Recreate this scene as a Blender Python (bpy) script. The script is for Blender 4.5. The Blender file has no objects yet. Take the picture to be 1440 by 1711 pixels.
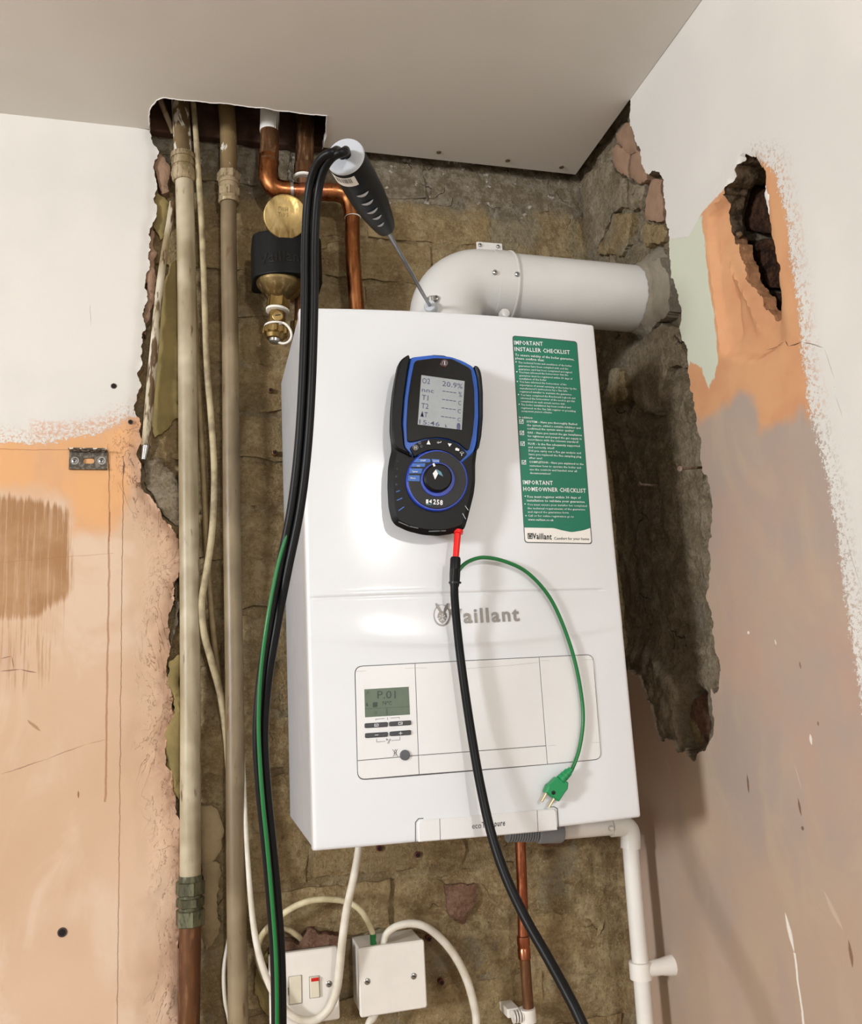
import bpy, bmesh, math, random
import numpy as np
from mathutils import Vector, Matrix
from mathutils.geometry import delaunay_2d_cdt

# ---------------------------------------------------------------- camera, light, exposure
Z0 = 1.367                                   # height of the boiler's underside above the floor
FPX = 1439.75
CAM = np.array([-0.1164, -1.2549, 0.1726 + Z0])
RT = np.array([0.9660668, -0.25267793, -0.05356128])
UP = np.array([0.00214698, -0.19950411, 0.97989464])
FW = np.array([0.25828344, 0.94675867, 0.1921918])
scene = bpy.context.scene
cd = bpy.data.cameras.new('camera'); cam = bpy.data.objects.new('camera', cd)
scene.collection.objects.link(cam)
cam.matrix_world = Matrix(((RT[0], UP[0], -FW[0], CAM[0]), (RT[1], UP[1], -FW[1], CAM[1]),
                           (RT[2], UP[2], -FW[2], CAM[2]), (0, 0, 0, 1)))
cd.sensor_fit = 'HORIZONTAL'; cd.sensor_width = 36; cd.lens = 36 * FPX / 1440
cd.clip_start = .02; cd.clip_end = 50
scene.camera = cam

world = bpy.data.worlds.new('world'); scene.world = world; world.use_nodes = True
world.node_tree.nodes['Background'].inputs[0].default_value = (1.0, .985, .96, 1)
world.node_tree.nodes['Background'].inputs[1].default_value = .70

def area(name, loc, target, size, power, col, shape='DISK'):
    l = bpy.data.lights.new(name, 'AREA'); l.shape = shape; l.size = size; l.energy = power; l.color = col
    o = bpy.data.objects.new(name, l); scene.collection.objects.link(o)
    o.location = loc
    o.rotation_euler = (Vector(target) - Vector(loc)).to_track_quat('-Z', 'Y').to_euler()
    return o
area('window_light', (-3.67, -2.52, Z0 + .72), (.3, 0, Z0 + .3), .60, 132, (.95, .97, 1.0))
area('ceiling_lamp', (.29, -3.35, Z0 + 1.0), (.1, 0, Z0 + .2), .15, 29, (1.0, .975, .945))
vs = scene.view_settings
vs.view_transform = 'Standard'; vs.look = 'None'; vs.gamma = 1; vs.use_curve_mapping = False
vs.exposure = 0.0

# ---------------------------------------------------------------- helpers
rnd = random.Random(7); nrs = np.random.RandomState(5)
COL = scene.collection

def ray(px, py): return FW + RT * (px - 720) / FPX - UP * (py - 855.5) / FPX
def at(px, py, ax, v):
    d = ray(px, py); return CAM + (v - CAM[ax]) / d[ax] * d
def Y(px, py, y): return at(px, py, 1, y)
def dist(P): return float((np.array(P) - CAM) @ FW)
BW, BH, BD = .390, .6255, .2746
def bow(x):
    t = min(max(x / BW, 0), 1); return .012 * (1 - (2 * t - 1) ** 2)
def F(px, py, off=0.0):                      # a point on the boiler's bowed front
    y = -BD - off
    for _ in range(4):
        P = at(px, py, 1, y); y = -BD - bow(P[0]) - off
    return P

def obj(name, verts, faces, m=None, parent=None, smooth=False, **kw):
    me = bpy.data.meshes.new(name)
    me.from_pydata([tuple(map(float, v)) for v in verts], [], faces); me.update()
    if smooth: me.shade_smooth()
    if m is not None: me.materials.append(m)
    o = bpy.data.objects.new(name, me); COL.objects.link(o)
    if parent is not None: o.parent = parent
    for k, v in kw.items(): o[k] = v
    return o
def thing(name, label, cat, loc=(0, 0, 0), group=None):
    o = bpy.data.objects.new(name, None); COL.objects.link(o); o.empty_display_size = .02
    o['label'] = label; o['category'] = cat
    if group: o['group'] = group
    return o
def tag(o, label, cat, group=None):
    o['label'] = label; o['category'] = cat
    if group: o['group'] = group
    return o
def joinm(parts):
    V = []; Fs = []
    for v, f in parts:
        n = len(V); V += [tuple(map(float, q)) for q in v]; Fs += [tuple(i + n for i in g) for g in f]
    return V, Fs
def finish(o, bevel=0, seg=2, angle=35, smooth=True):
    if bevel:
        b = o.modifiers.new('bevel', 'BEVEL'); b.width = bevel; b.segments = seg; b.limit_method = 'ANGLE'
        b.angle_limit = math.radians(angle); b.harden_normals = True
    if smooth: o.data.shade_smooth()
    return o

def catmull(P, n=6):
    P = [np.array(p, float) for p in P]; Q = [2 * P[0] - P[1]] + P + [2 * P[-1] - P[-2]]; out = []
    for i in range(1, len(Q) - 2):
        for k in range(n):
            t = k / n; a, b, c, d = Q[i - 1:i + 3]
            out.append(.5 * (2 * b + (c - a) * t + (2 * a - 5 * b + 4 * c - d) * t * t + (3 * b - a - 3 * c + d) * t ** 3))
    out.append(P[-1]); return out
def tube_geo(P, r, seg=16, cap=True, flat=1.0):
    P = [np.array(p, float) for p in P]; n = len(P)
    if not hasattr(r, '__len__'): r = [r] * n
    elif len(r) != n: r = list(np.interp(np.linspace(0, 1, n), np.linspace(0, 1, len(r)), r))
    T = [(P[min(i + 1, n - 1)] - P[max(i - 1, 0)]) for i in range(n)]
    T = [t / (np.linalg.norm(t) + 1e-12) for t in T]
    a = np.cross(T[0], [0, 1, .01]); 
    if np.linalg.norm(a) < .1: a = np.cross(T[0], [1, 0, 0])
    a /= np.linalg.norm(a); V = []; Fs = []
    for i in range(n):
        a = a - T[i] * (a @ T[i]); a /= np.linalg.norm(a); b = np.cross(T[i], a)
        for k in range(seg):
            th = 2 * math.pi * k / seg
            V.append(P[i] + r[i] * (math.cos(th) * a + flat * math.sin(th) * b))
    for i in range(n - 1):
        for k in range(seg):
            k2 = (k + 1) % seg
            Fs.append((i * seg + k, i * seg + k2, (i + 1) * seg + k2, (i + 1) * seg + k))
    if cap: Fs.append(tuple(range(seg))[::-1]); Fs.append(tuple((n - 1) * seg + k for k in range(seg)))
    return V, Fs
def tube(name, P, r, m, parent=None, seg=16, curve=True, n=6, **kw):
    if curve and len(P) > 2: P = catmull(P, n)
    V, Fs = tube_geo(P, r, seg)
    o = obj(name, V, Fs, m, parent, True, **kw)
    o.data.set_sharp_from_angle(angle=math.radians(50)); return o
def lathe_geo(prof, A, B, seg=24, rot=0):    # prof: (metres along A->B, radius)
    A = np.array(A, float); B = np.array(B, float); t = (B - A) / np.linalg.norm(B - A)
    a = np.cross(t, [0, 1, 0]); 
    if np.linalg.norm(a) < .1: a = np.cross(t, [1, 0, 0])
    a /= np.linalg.norm(a); b = np.cross(t, a); V = []; Fs = []
    for (s, r) in prof:
        for k in range(seg):
            th = 2 * math.pi * k / seg + rot; V.append(A + t * s + r * (math.cos(th) * a + math.sin(th) * b))
    n = len(prof)
    for i in range(n - 1):
        for k in range(seg):
            k2 = (k + 1) % seg; Fs.append((i * seg + k, i * seg + k2, (i + 1) * seg + k2, (i + 1) * seg + k))
    Fs.append(tuple(range(seg))[::-1]); Fs.append(tuple((n - 1) * seg + k for k in range(seg)))
    return V, Fs
def lathe(name, prof, A, B, m, parent=None, seg=24, rot=0, sharp=30, **kw):
    V, Fs = lathe_geo(prof, A, B, seg, rot); o = obj(name, V, Fs, m, parent, True, **kw)
    o.data.set_sharp_from_angle(angle=math.radians(sharp)); return o
def box_geo(lo, hi):
    x0, y0, z0 = lo; x1, y1, z1 = hi
    return [(x0, y0, z0), (x1, y0, z0), (x1, y1, z0), (x0, y1, z0), (x0, y0, z1), (x1, y0, z1), (x1, y1, z1), (x0, y1, z1)], \
        [(0, 3, 2, 1), (4, 5, 6, 7), (0, 1, 5, 4), (1, 2, 6, 5), (2, 3, 7, 6), (3, 0, 4, 7)]
def box(name, lo, hi, m, parent=None, bevel=.001, seg=2, **kw):
    V, Fs = box_geo(lo, hi); o = obj(name, V, Fs, m, parent, **kw); return finish(o, bevel, seg)

def roundpoly(pts, r, n=5):
    out = []; N = len(pts); pts = [np.array(p, float) for p in pts]
    rr = r if hasattr(r, '__len__') else [r] * N
    for i in range(N):
        a, b, c = pts[i - 1], pts[i], pts[(i + 1) % N]
        u = a - b; v = c - b; lu, lv = np.linalg.norm(u), np.linalg.norm(v)
        d = min(rr[i], lu * .49, lv * .49)
        if d < 1e-6: out.append(b); continue
        p, q = b + u / lu * d, b + v / lv * d
        for k in range(n + 1):
            t = k / n; out.append((1 - t) ** 2 * p + 2 * t * (1 - t) * b + t * t * q)
    return out
def inset(pts, d):
    P = np.array(pts); A = P - np.roll(P, 1, 0); B = np.roll(P, -1, 0) - P
    area2 = np.sum(P[:, 0] * np.roll(P[:, 1], -1) - np.roll(P[:, 0], -1) * P[:, 1]); s = 1 if area2 > 0 else -1
    nA = np.stack([-A[:, 1], A[:, 0]], 1) * s; nB = np.stack([-B[:, 1], B[:, 0]], 1) * s
    nA /= np.linalg.norm(nA, axis=1)[:, None] + 1e-12; nB /= np.linalg.norm(nB, axis=1)[:, None] + 1e-12
    n = nA + nB; n /= np.linalg.norm(n, axis=1)[:, None] + 1e-12
    return P + n * d
def inside(poly, X, Z):
    c = np.zeros(X.shape, bool); N = len(poly)
    for i in range(N):
        (x0, y0), (x1, y1) = poly[i], poly[(i + 1) % N]
        m = ((y0 > Z) != (y1 > Z)) & (X < (x1 - x0) * (Z - y0) / ((y1 - y0) + 1e-15) + x0); c ^= m
    return c
def sdf(poly, X, Z):                          # positive inside
    d = np.full(X.shape, 1e9); N = len(poly)
    for i in range(N):
        x0, y0 = poly[i]; x1, y1 = poly[(i + 1) % N]; ex, ey = x1 - x0, y1 - y0
        t = np.clip(((X - x0) * ex + (Z - y0) * ey) / (ex * ex + ey * ey + 1e-15), 0, 1)
        d = np.minimum(d, (X - x0 - t * ex) ** 2 + (Z - y0 - t * ey) ** 2)
    d = np.sqrt(d); return np.where(inside(poly, X, Z), d, -d)
def fract(pts, amp=.3, lim=.004, closed=True):  # ragged outline by midpoint displacement
    P = [np.array(p, float) for p in pts]; N = len(P); out = []
    def sub(a, b, lvl):
        L = np.linalg.norm(b - a)
        if L < lim or lvl > 7: return [a]
        n = np.array([-(b - a)[1], (b - a)[0]]); k = amp if L < .03 else amp * .03 / L
        m = (a + b) / 2 + n * rnd.uniform(-1, 1) * k
        return sub(a, m, lvl + 1) + sub(m, b, lvl + 1)
    for i in range(N if closed else N - 1): out += sub(P[i], P[(i + 1) % N], 0)
    if not closed: out.append(P[-1])
    return out
def vnoise(X, Z, f, seed=0):
    rs = np.random.RandomState(seed); T = rs.rand(256, 256)
    x = X * f + seed * 13.7; z = Z * f + seed * 7.3; xi = np.floor(x).astype(int); zi = np.floor(z).astype(int)
    fx = x - xi; fz = z - zi; fx = fx * fx * (3 - 2 * fx); fz = fz * fz * (3 - 2 * fz)
    g = lambda a, b: T[a % 256, b % 256]
    return (g(xi, zi) * (1 - fx) * (1 - fz) + g(xi + 1, zi) * fx * (1 - fz) + g(xi, zi + 1) * (1 - fx) * fz + g(xi + 1, zi + 1) * fx * fz) * 2 - 1
def fbm(X, Z, f, seed=0, oct=4, gain=.5):
    s = 0; a = 1; t = 0
    for o in range(oct): s = s + a * vnoise(X, Z, f * 2 ** o, seed + o); t += a; a *= gain
    return s / t
def worley(X, Z, f, seed=0):
    rs = np.random.RandomState(seed); TX = rs.rand(256, 256); TZ = rs.rand(256, 256)
    x = X * f + 50; z = Z * f + 50; xi = np.floor(x).astype(int); zi = np.floor(z).astype(int)
    d1 = np.full(X.shape, 9.); d2 = d1.copy()
    for i in (-1, 0, 1):
        for j in (-1, 0, 1):
            a = (xi + i) % 256; b = (zi + j) % 256
            d = np.hypot(xi + i + TX[a, b] - x, zi + j + TZ[a, b] - z)
            d2 = np.where(d < d1, d1, np.minimum(d2, d)); d1 = np.minimum(d1, d)
    return d2 - d1                               # 0 on cell borders

def plate(name, poly, y1, m, parent=None, th=.002, bev=.0006, yf=None, grid=None, curved=False, smooth=True, **kw):
    """poly: (x,z) outline; front lies at y = y1 (minus the boiler's bow when curved), back at y1+th"""
    bw = (lambda x: bow(x)) if curved else (lambda x: 0.)
    P = np.array([(p[0], p[-1]) for p in poly]); ar = np.sum(P[:, 0] * np.roll(P[:, 1], -1) - np.roll(P[:, 0], -1) * P[:, 1])
    if ar < 0: P = P[::-1]
    if curved:
        Q = []
        for i in range(len(P)):
            u, v = P[i], P[(i + 1) % len(P)]; n = max(1, int(abs(v[0] - u[0]) / .010)); Q += [u + (v - u) * t / n for t in range(n)]
        P = np.array(Q)
    N = len(P); I = inset(P, bev) if bev else P
    pts = [Vector((float(a), float(b))) for a, b in I]
    if curved or grid:
        g = grid or .01; x0, z0 = I.min(0); x1, z1 = I.max(0)
        gx = np.arange(x0 + g * .5, x1, g); gz = np.linspace(z0 + .0005, z1 - .0005, 3 + int((z1 - z0) / .05)) if curved and not grid else np.arange(z0 + g * .5, z1, g)
        if len(gx) and len(gz):
            A, B = np.meshgrid(gx, gz); A = A.ravel(); B = B.ravel(); k = sdf([tuple(q) for q in I], A, B) > g * .1
            pts += [Vector((float(a), float(b))) for a, b in zip(A[k], B[k])]
    vv, ee, ff, ov, oe, of = delaunay_2d_cdt(pts, [], [list(range(N))], 1, 1e-7)
    V = [(v.x, y1 - bw(v.x), v.y) for v in vv]; Fs = [tuple(f) for f in ff]
    mp = {}
    for i, o_ in enumerate(ov):
        for q in o_: mp[q] = i
    n0 = len(V); ring0 = [mp[i] for i in range(N)]
    d = bev if bev else 0
    for x, z in P: V.append((x, y1 + d - bw(x), z))
    for x, z in P: V.append((x, y1 + th - bw(x), z))
    r1 = [n0 + i for i in range(N)]; r2 = [n0 + N + i for i in range(N)]
    for i in range(N):
        j = (i + 1) % N
        if bev: Fs.append((ring0[i], r1[i], r1[j], ring0[j]))
        else: Fs.append((ring0[i], r1[i], r1[j], ring0[j]))
        Fs.append((r1[i], r2[i], r2[j], r1[j]))
    Fs.append(tuple(r2[::-1]))
    o = obj(name, V, Fs, m, parent, smooth, **kw); bm = bmesh.new(); bm.from_mesh(o.data)
    bmesh.ops.remove_doubles(bm, verts=bm.verts, dist=1e-7); bmesh.ops.recalc_face_normals(bm, faces=bm.faces)
    bm.to_mesh(o.data); bm.free()
    if smooth: o.data.shade_smooth(); o.data.set_sharp_from_angle(angle=math.radians(28))
    return o
def XZ(L, fn): return [(fn(*q)[0], fn(*q)[2]) for q in L]
def circ(cx, cz, r, n=32): return [(cx + r * math.cos(2 * math.pi * i / n), cz + r * math.sin(2 * math.pi * i / n)) for i in range(n)]

def text_geo(s, off=0.0, shear=0, res=2):
    c = bpy.data.curves.new('t', 'FONT'); c.body = s; c.size = 1; c.offset = off; c.shear = shear; c.resolution_u = res; c.space_character = 1.0 + 7 * off
    o = bpy.data.objects.new('t', c); COL.objects.link(o)
    dg = bpy.context.evaluated_depsgraph_get(); me = bpy.data.meshes.new_from_object(o.evaluated_get(dg))
    V = np.array([v.co[:] for v in me.vertices]).reshape(-1, 3); Fs = [tuple(p.vertices) for p in me.polygons]
    bpy.data.objects.remove(o); bpy.data.curves.remove(c); bpy.data.meshes.remove(me); return V, Fs
def text_place(s, a, b, h, yf, off=0.0, shear=0, res=2, skew=None):
    """lettering whose baseline runs a->b in the (x,z) plane; cap height h; yf(x,z) gives its depth"""
    V, Fs = text_geo(s, off, shear, res); a = np.array(a); b = np.array(b); L = np.linalg.norm(b - a); u = (b - a) / L
    w = np.array([-u[1], u[0]]) if skew is None else np.array(skew)
    x0, x1 = V[:, 0].min(), V[:, 0].max(); sx = L / (x1 - x0); sz = h / .70
    out = []
    for v in V:
        p = a + u * (v[0] - x0) * sx + w * v[1] * sz; out.append((p[0], yf(p[0], p[1]), p[1]))
    return out, Fs
def lettering(name, items, m, parent, **kw):
    V, Fs = joinm(items); return obj(name, V, Fs, m, parent, **kw)

# ---------------------------------------------------------------- materials
def lin(h):
    if isinstance(h, str):
        h = h.lstrip('#'); h = [int(h[i:i + 2], 16) / 255 for i in (0, 2, 4)]
        h = [c / 12.92 if c <= .04045 else ((c + .055) / 1.055) ** 2.4 for c in h]
    return (*h[:3], 1)
class NT:
    def __init__(s, name, rough=.5, metal=0, spec=None, coat=0):
        s.m = bpy.data.materials.new(name); s.m.use_nodes = True; s.t = s.m.node_tree; s.b = s.t.nodes['Principled BSDF']
        s.b.inputs['Roughness'].default_value = rough; s.b.inputs['Metallic'].default_value = metal
        if coat: s.b.inputs['Coat Weight'].default_value = coat; s.b.inputs['Coat Roughness'].default_value = .08
        if spec is not None: s.b.inputs['Specular IOR Level'].default_value = spec
    def n(s, t): return s.t.nodes.new(t)
    def put(s, sock, v):
        if isinstance(v, bpy.types.NodeSocket): s.t.links.new(v, sock)
        elif v is not None:
            if isinstance(v, str): v = lin(v)
            sock.default_value = v
    def pos(s, scale=(1, 1, 1)):
        g = s.n('ShaderNodeNewGeometry'); mp = s.n('ShaderNodeMapping'); mp.inputs['Scale'].default_value = scale
        s.put(mp.inputs[0], g.outputs['Position']); return mp.outputs[0]
    def noise(s, scale, detail=4, vec=None, rough=.55, dist=0):
        x = s.n('ShaderNodeTexNoise'); x.inputs['Scale'].default_value = scale; x.inputs['Detail'].default_value = detail
        x.inputs['Roughness'].default_value = rough; x.inputs['Distortion'].default_value = dist
        s.put(x.inputs['Vector'], vec if vec is not None else s.pos()); return x.outputs['Fac']
    def voro(s, scale, vec=None, feat='DISTANCE_TO_EDGE'):
        x = s.n('ShaderNodeTexVoronoi'); x.feature = feat; x.inputs['Scale'].default_value = scale
        s.put(x.inputs['Vector'], vec if vec is not None else s.pos()); return x.outputs['Distance']
    def math(s, op, a, b=0, c=None, clamp=False):
        x = s.n('ShaderNodeMath'); x.operation = op; x.use_clamp = clamp; s.put(x.inputs[0], a); s.put(x.inputs[1], b)
        if c is not None: s.put(x.inputs[2], c)
        return x.outputs[0]
    def ss(s, v, lo, hi, a=0., b=1.):
        x = s.n('ShaderNodeMapRange'); x.interpolation_type = 'SMOOTHSTEP'
        for i, q in enumerate((v, lo, hi, a, b)): s.put(x.inputs[i], q)
        return x.outputs[0]
    def mix(s, f, a, b, mode='MIX'):
        x = s.n('ShaderNodeMix'); x.data_type = 'RGBA'; x.blend_type = mode; s.put(x.inputs[0], f); s.put(x.inputs[6], a); s.put(x.inputs[7], b)
        return x.outputs[2]
    def attr(s, name):
        x = s.n('ShaderNodeAttribute'); x.attribute_name = name; return x.outputs['Fac']
    def bump(s, h, strength=.3, d=.002, base=None):
        x = s.n('ShaderNodeBump'); x.inputs['Strength'].default_value = strength; x.inputs['Distance'].default_value = d
        s.put(x.inputs['Height'], h)
        if base is not None: s.put(x.inputs['Normal'], base)
        s.put(s.b.inputs['Normal'], x.outputs[0]); return x.outputs[0]
    def col(s, c): s.put(s.b.inputs['Base Color'], c); return s
    def rough(s, v): s.put(s.b.inputs['Roughness'], v); return s
    def xyz(s):
        g = s.n('ShaderNodeNewGeometry'); x = s.n('ShaderNodeSeparateXYZ'); s.put(x.inputs[0], g.outputs['Position']); return x.outputs
def simple(name, c, rough=.5, metal=0, var=.06, scale=40, bump=0, bd=.0005, coat=0, spec=None, c2=None):
    k = NT(name, rough, metal, spec, coat); n = k.noise(scale, 5)
    c1 = lin(c); cc = lin(c2) if c2 else tuple(q * (1 - var * 2) for q in c1[:3]) + (1,)
    k.col(k.mix(k.ss(n, .35, .7), c1, cc))
    if bump: k.bump(k.noise(scale * 6, 3), bump, bd)
    return k.m
M = {}
M['boiler'] = simple('white_enamel', '#dddfe1', .13, var=.01, scale=8)
M['boiler_side'] = simple('galvanised_casing', '#b9bcc0', .4, metal=.1, var=.03, scale=30)
M['panel'] = simple('white_plastic', '#dfdfde', .3, var=.01, scale=20)
M['gap'] = simple('dark_gap', '#4a4b4d', .6)
M['dark'] = simple('dark_plastic', '#17181a', .42, var=.1, spec=.3)
M['black'] = simple('black_rubber', '#090a0c', .45, var=.1, scale=90, bump=.08, spec=.22)
M['hose'] = simple('black_hose', '#0a0a0b', .42, var=.12, scale=60, spec=.22)
M['gloss'] = simple('black_gloss', '#050506', .12, var=.05, spec=.4)
M['blue'] = simple('blue_plastic', '#0c55b8', .3, var=.05)
M['blue2'] = simple('blue_print', '#2f63b4', .45, var=.05)
M['blue3'] = simple('deep_blue_ring', '#1237a6', .25, var=.05)
M['lcd'] = simple('lcd_grey', '#9aa0a2', .25, var=.03)
M['lcd_ink'] = simple('lcd_ink', '#4c4e6e', .5)
M['lcd2'] = simple('lcd_green', '#62705f', .2, var=.04)
M['lcd2_ink'] = simple('lcd_dark_ink', '#343c34', .5)
M['btn'] = simple('charcoal_button', '#3b3c3f', .45)
M['btn2'] = simple('grey_button', '#55575a', .45)
M['wprint'] = simple('white_print', '#e8e8e8', .5, var=.01)
M['tealprint'] = simple('teal_print', '#5c8f9f', .5)
M['gprint'] = simple('grey_print', '#4d4e4e', .5)
M['logo'] = simple('logo_metal', '#8b8680', .38, metal=.35, var=.08)
M['red'] = simple('red_plastic', '#e01510', .3)
M['redgloss'] = simple('red_switch', '#c81a14', .3)
M['green_st'] = simple('green_sticker', '#0d7257', .4, var=.02)
M['wst'] = simple('white_sticker', '#eceae4', .4, var=.01)
M['greenw'] = simple('green_wire', '#0f6e34', .35, var=.05)
M['greenp'] = simple('green_plug', '#128a50', .45, var=.05)
M['pin'] = simple('plug_pin', '#d8cfae', .3, metal=.8)
M['flue'] = simple('white_flue', '#cdccc8', .3, var=.02, scale=14)
M['zinc'] = simple('zinc_screw', '#a9a8a4', .3, metal=.9)
M['chrome'] = simple('steel_rod', '#a3a5a8', .3, metal=.9, var=.1)
M['capgrey'] = simple('grey_plastic', '#b9bdc3', .4, var=.03)
M['wplastic'] = simple('white_pvc', '#e2dfd8', .35, var=.03, scale=30)
M['acc'] = simple('moulded_white', '#e6e2da', .3, var=.02)
M['cream'] = simple('aged_cream', '#d9d2bd', .4, var=.04)
M['corr'] = simple('grey_corrugated', '#8f959b', .5)
M['wcable'] = simple('white_cable', '#ddd8cc', .45, c2='#c5bda8', scale=25)
M['ccable'] = simple('cream_cable', '#d5ccaa', .5, c2='#aa9c78', scale=30)
M['dcable'] = simple('dusty_cable', '#b8aa86', .6, c2='#83745a', scale=40)
M['wallplug'] = simple('red_wall_plug', '#5c2019', .6)
M['holed'] = simple('drill_hole', '#120d0a', .9)
M['rust'] = simple('rusty_nail', '#6d5646', .7, metal=.3, c2='#8d8070', scale=200)
M['putty'] = simple('white_paint_blob', '#e9e7e2', .6)
M['ptfe'] = simple('ptfe', '#eeebe2', .5)
def metal_noise(name, c1, c2, c3, rough, scale=30, stretch=(1, 1, .25), bump=.1, metal=1.0):
    k = NT(name, rough, metal); p = k.pos(stretch); a = k.noise(scale, 6, p, dist=.4); b = k.noise(scale * 5, 5, p)
    c = k.mix(k.ss(a, .38, .62), c1, c2); k.col(k.mix(k.ss(b, .52, .7), c, c3)); k.rough(k.ss(b, .3, .7, rough * .7, min(1, rough * 1.5)))
    if bump: k.bump(b, bump, .0006)
    return k.m
M['copper'] = metal_noise('old_copper', '#a0653f', '#83502f', '#a07045', .32)
M['copper2'] = metal_noise('tarnished_copper', '#80522f', '#60422a', '#94785a', .5, metal=.7, bump=.3)
M['copper3'] = metal_noise('brown_copper', '#76512f', '#62402a', '#85603f', .45, metal=.6)
M['copper4'] = metal_noise('bright_copper', '#a86a4b', '#8a4c33', '#b98163', .3)
M['brass'] = metal_noise('brass', '#a58d5e', '#98804f', '#b09a6e', .38, bump=.05)
M['brass2'] = metal_noise('dull_brass', '#82704c', '#715f3e', '#958360', .42, bump=.05)
M['brassold'] = metal_noise('weathered_coupling', '#8b7a57', '#a8977a', '#6b5a40', .6, metal=.3, bump=.5, scale=60)
M['brassgreen'] = metal_noise('corroded_coupling', '#4e4c39', '#6b6a50', '#3b3f38', .5, metal=.55, bump=.5, scale=70)
def painted(name, a, b, c, wear='#6b5236', amt=.62):
    k = NT(name, .42); p = k.pos((1, 1, .18)); n1 = k.noise(28, 6, p, dist=.5); n2 = k.noise(120, 6, p); n3 = k.noise(9, 3)
    x = k.mix(k.ss(n1, .35, .65), a, b); x = k.mix(k.ss(n3, .45, .7), x, c); x = k.mix(k.ss(n2, amt, amt + .08), x, wear)
    k.col(x); k.bump(k.math('ADD', n2, n1), .4, .0007); return k.m
M['pipe1'] = painted('old_cream_paint', '#a99c7f', '#8c7e62', '#c2b79c')
M['pipe2'] = painted('old_khaki_paint', '#85755a', '#6e5e46', '#978769')
M['stick'] = painted('flaking_white_paint', '#b5aa90', '#857350', '#d2cab6', '#5b4326', .49)
def splash(name, th=.56):                               # pipe painted above, with white paint splashes
    k = NT(name, .5); p = k.pos((1, 1, .3)); n1 = k.noise(28, 6, p); n2 = k.noise(55, 5, k.pos((1, 1, .45)), dist=1)
    x = k.mix(k.ss(n1, .35, .65), '#7d6845', '#5d4a30'); k.col(k.mix(k.ss(n2, th, th + .04), x, '#cfcabc')); k.bump(n2, .4, .001); return k.m
M['splash'] = splash('paint_splashed_pipe'); M['splash2'] = splash('brown_pipe_paint_specks', .64)

def masonry(name, dark, mid, light, grey, scale=1.0, white=.69, crust=False):
    k = NT(name, .92, spec=.2); big = k.noise(7 * scale, 5, rough=.6); med = k.noise(34 * scale, 9, rough=.7); fine = k.noise(160, 6, rough=.7)
    st = k.noise(60, 5, k.pos((.5, .5, 2.2)))
    c = k.mix(k.ss(big, .36, .64), mid, dark); c = k.mix(k.ss(med, .44, .66), c, light); c = k.mix(k.ss(k.noise(11, 4), .52, .66), c, grey)
    c = k.mix(k.math('MULTIPLY', k.ss(fine, .5, .62), .7), c, dark)
    c = k.mix(k.math('MULTIPLY', k.ss(k.noise(270, 4, rough=.7), .54, .62), .6), c, light)
    c = k.mix(k.math('MULTIPLY', k.ss(k.noise(75, 6, rough=.75), .55, .64), .65), c, dark)
    c = k.mix(k.math('MULTIPLY', k.ss(st, .5, .7), .35), c, light)
    if crust:
        z = k.xyz()[2]; m_ = k.ss(k.math('ADD', z, k.math('MULTIPLY', k.math('SUBTRACT', k.noise(12, 5), .5), .16)), Z0 + 1.033 - .10, Z0 + 1.033 - .05)
        c = k.mix(k.math('MULTIPLY', m_, .8), c, k.mix(k.ss(k.noise(70, 7, rough=.7), .42, .62), '#6f6553', '#9b9284'))
        c = k.mix(k.math('MULTIPLY', m_, k.ss(k.noise(45, 6), .62, .66)), c, '#cdc7bb')
    fl = k.math('MULTIPLY', k.ss(k.noise(230, 4, dist=1), white, white + .03), k.ss(k.noise(14, 3), .48, .58))
    c = k.mix(fl, c, '#cfc6b6')
    cr = k.voro(13 * scale, k.mixvec(.05, 30)); crk = k.math('MULTIPLY', k.ss(cr, 0, .014, 1., 0.), k.ss(k.noise(9, 2), .6, .68))
    c = k.mix(k.math('MULTIPLY', crk, .7), c, '#22180f'); k.col(c)
    h = k.math('ADD', k.math('MULTIPLY', med, 1.2), k.math('ADD', k.math('MULTIPLY', fine, .6), k.math('MULTIPLY', crk, -.8)))
    k.bump(h, 1.0, .010); return k.m
def mixvec(s, amp, sc):                         # position wobbled by noise
    x = s.n('ShaderNodeTexNoise'); x.inputs['Scale'].default_value = sc; s.put(x.inputs['Vector'], s.pos())
    v = s.n('ShaderNodeVectorMath'); v.operation = 'MULTIPLY_ADD'; s.put(v.inputs[0], x.outputs['Color']); v.inputs[1].default_value = (amp,) * 3
    g = s.n('ShaderNodeNewGeometry'); s.put(v.inputs[2], g.outputs['Position']); return v.outputs[0]
NT.mixvec = mixvec
M['stone'] = masonry('brown_mortar', '#85704f', '#a18a64', '#b5a27c', '#938971', crust=True)
M['brick'] = masonry('buff_brick', '#8b7451', '#a88f66', '#bba67d', '#9e8c66', 1.3, .70, crust=True)
M['brickred'] = masonry('reddish_brick', '#715443', '#8c6854', '#9e7d66', '#806553', 1.6, .75)
M['stone2'] = masonry('grey_render', '#74674f', '#978770', '#ab9d86', '#857b69', .8)
M['ochre2'] = simple('beige_backing', '#978462', .9, var=.12, scale=22, bump=.6, bd=.003)
M['cement'] = simple('grey_cement', '#8d8473', .9, var=.12, scale=18, bump=.8, bd=.003)
M['pink'] = simple('pink_undercoat', '#997b64', .9, var=.12, scale=30, bump=.6, bd=.002)
M['ochre'] = simple('ochre_backing', '#8d7c4d', .9, var=.12, scale=22, bump=.5, bd=.002)
M['void'] = simple('dusty_timber', '#3a2417', .9, c2='#5b4030', scale=30)
M['brickdark'] = masonry('sooty_brick', '#2a1c15', '#4a3022', '#6b4a34', '#3b2c24', 1.5, .8)

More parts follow.
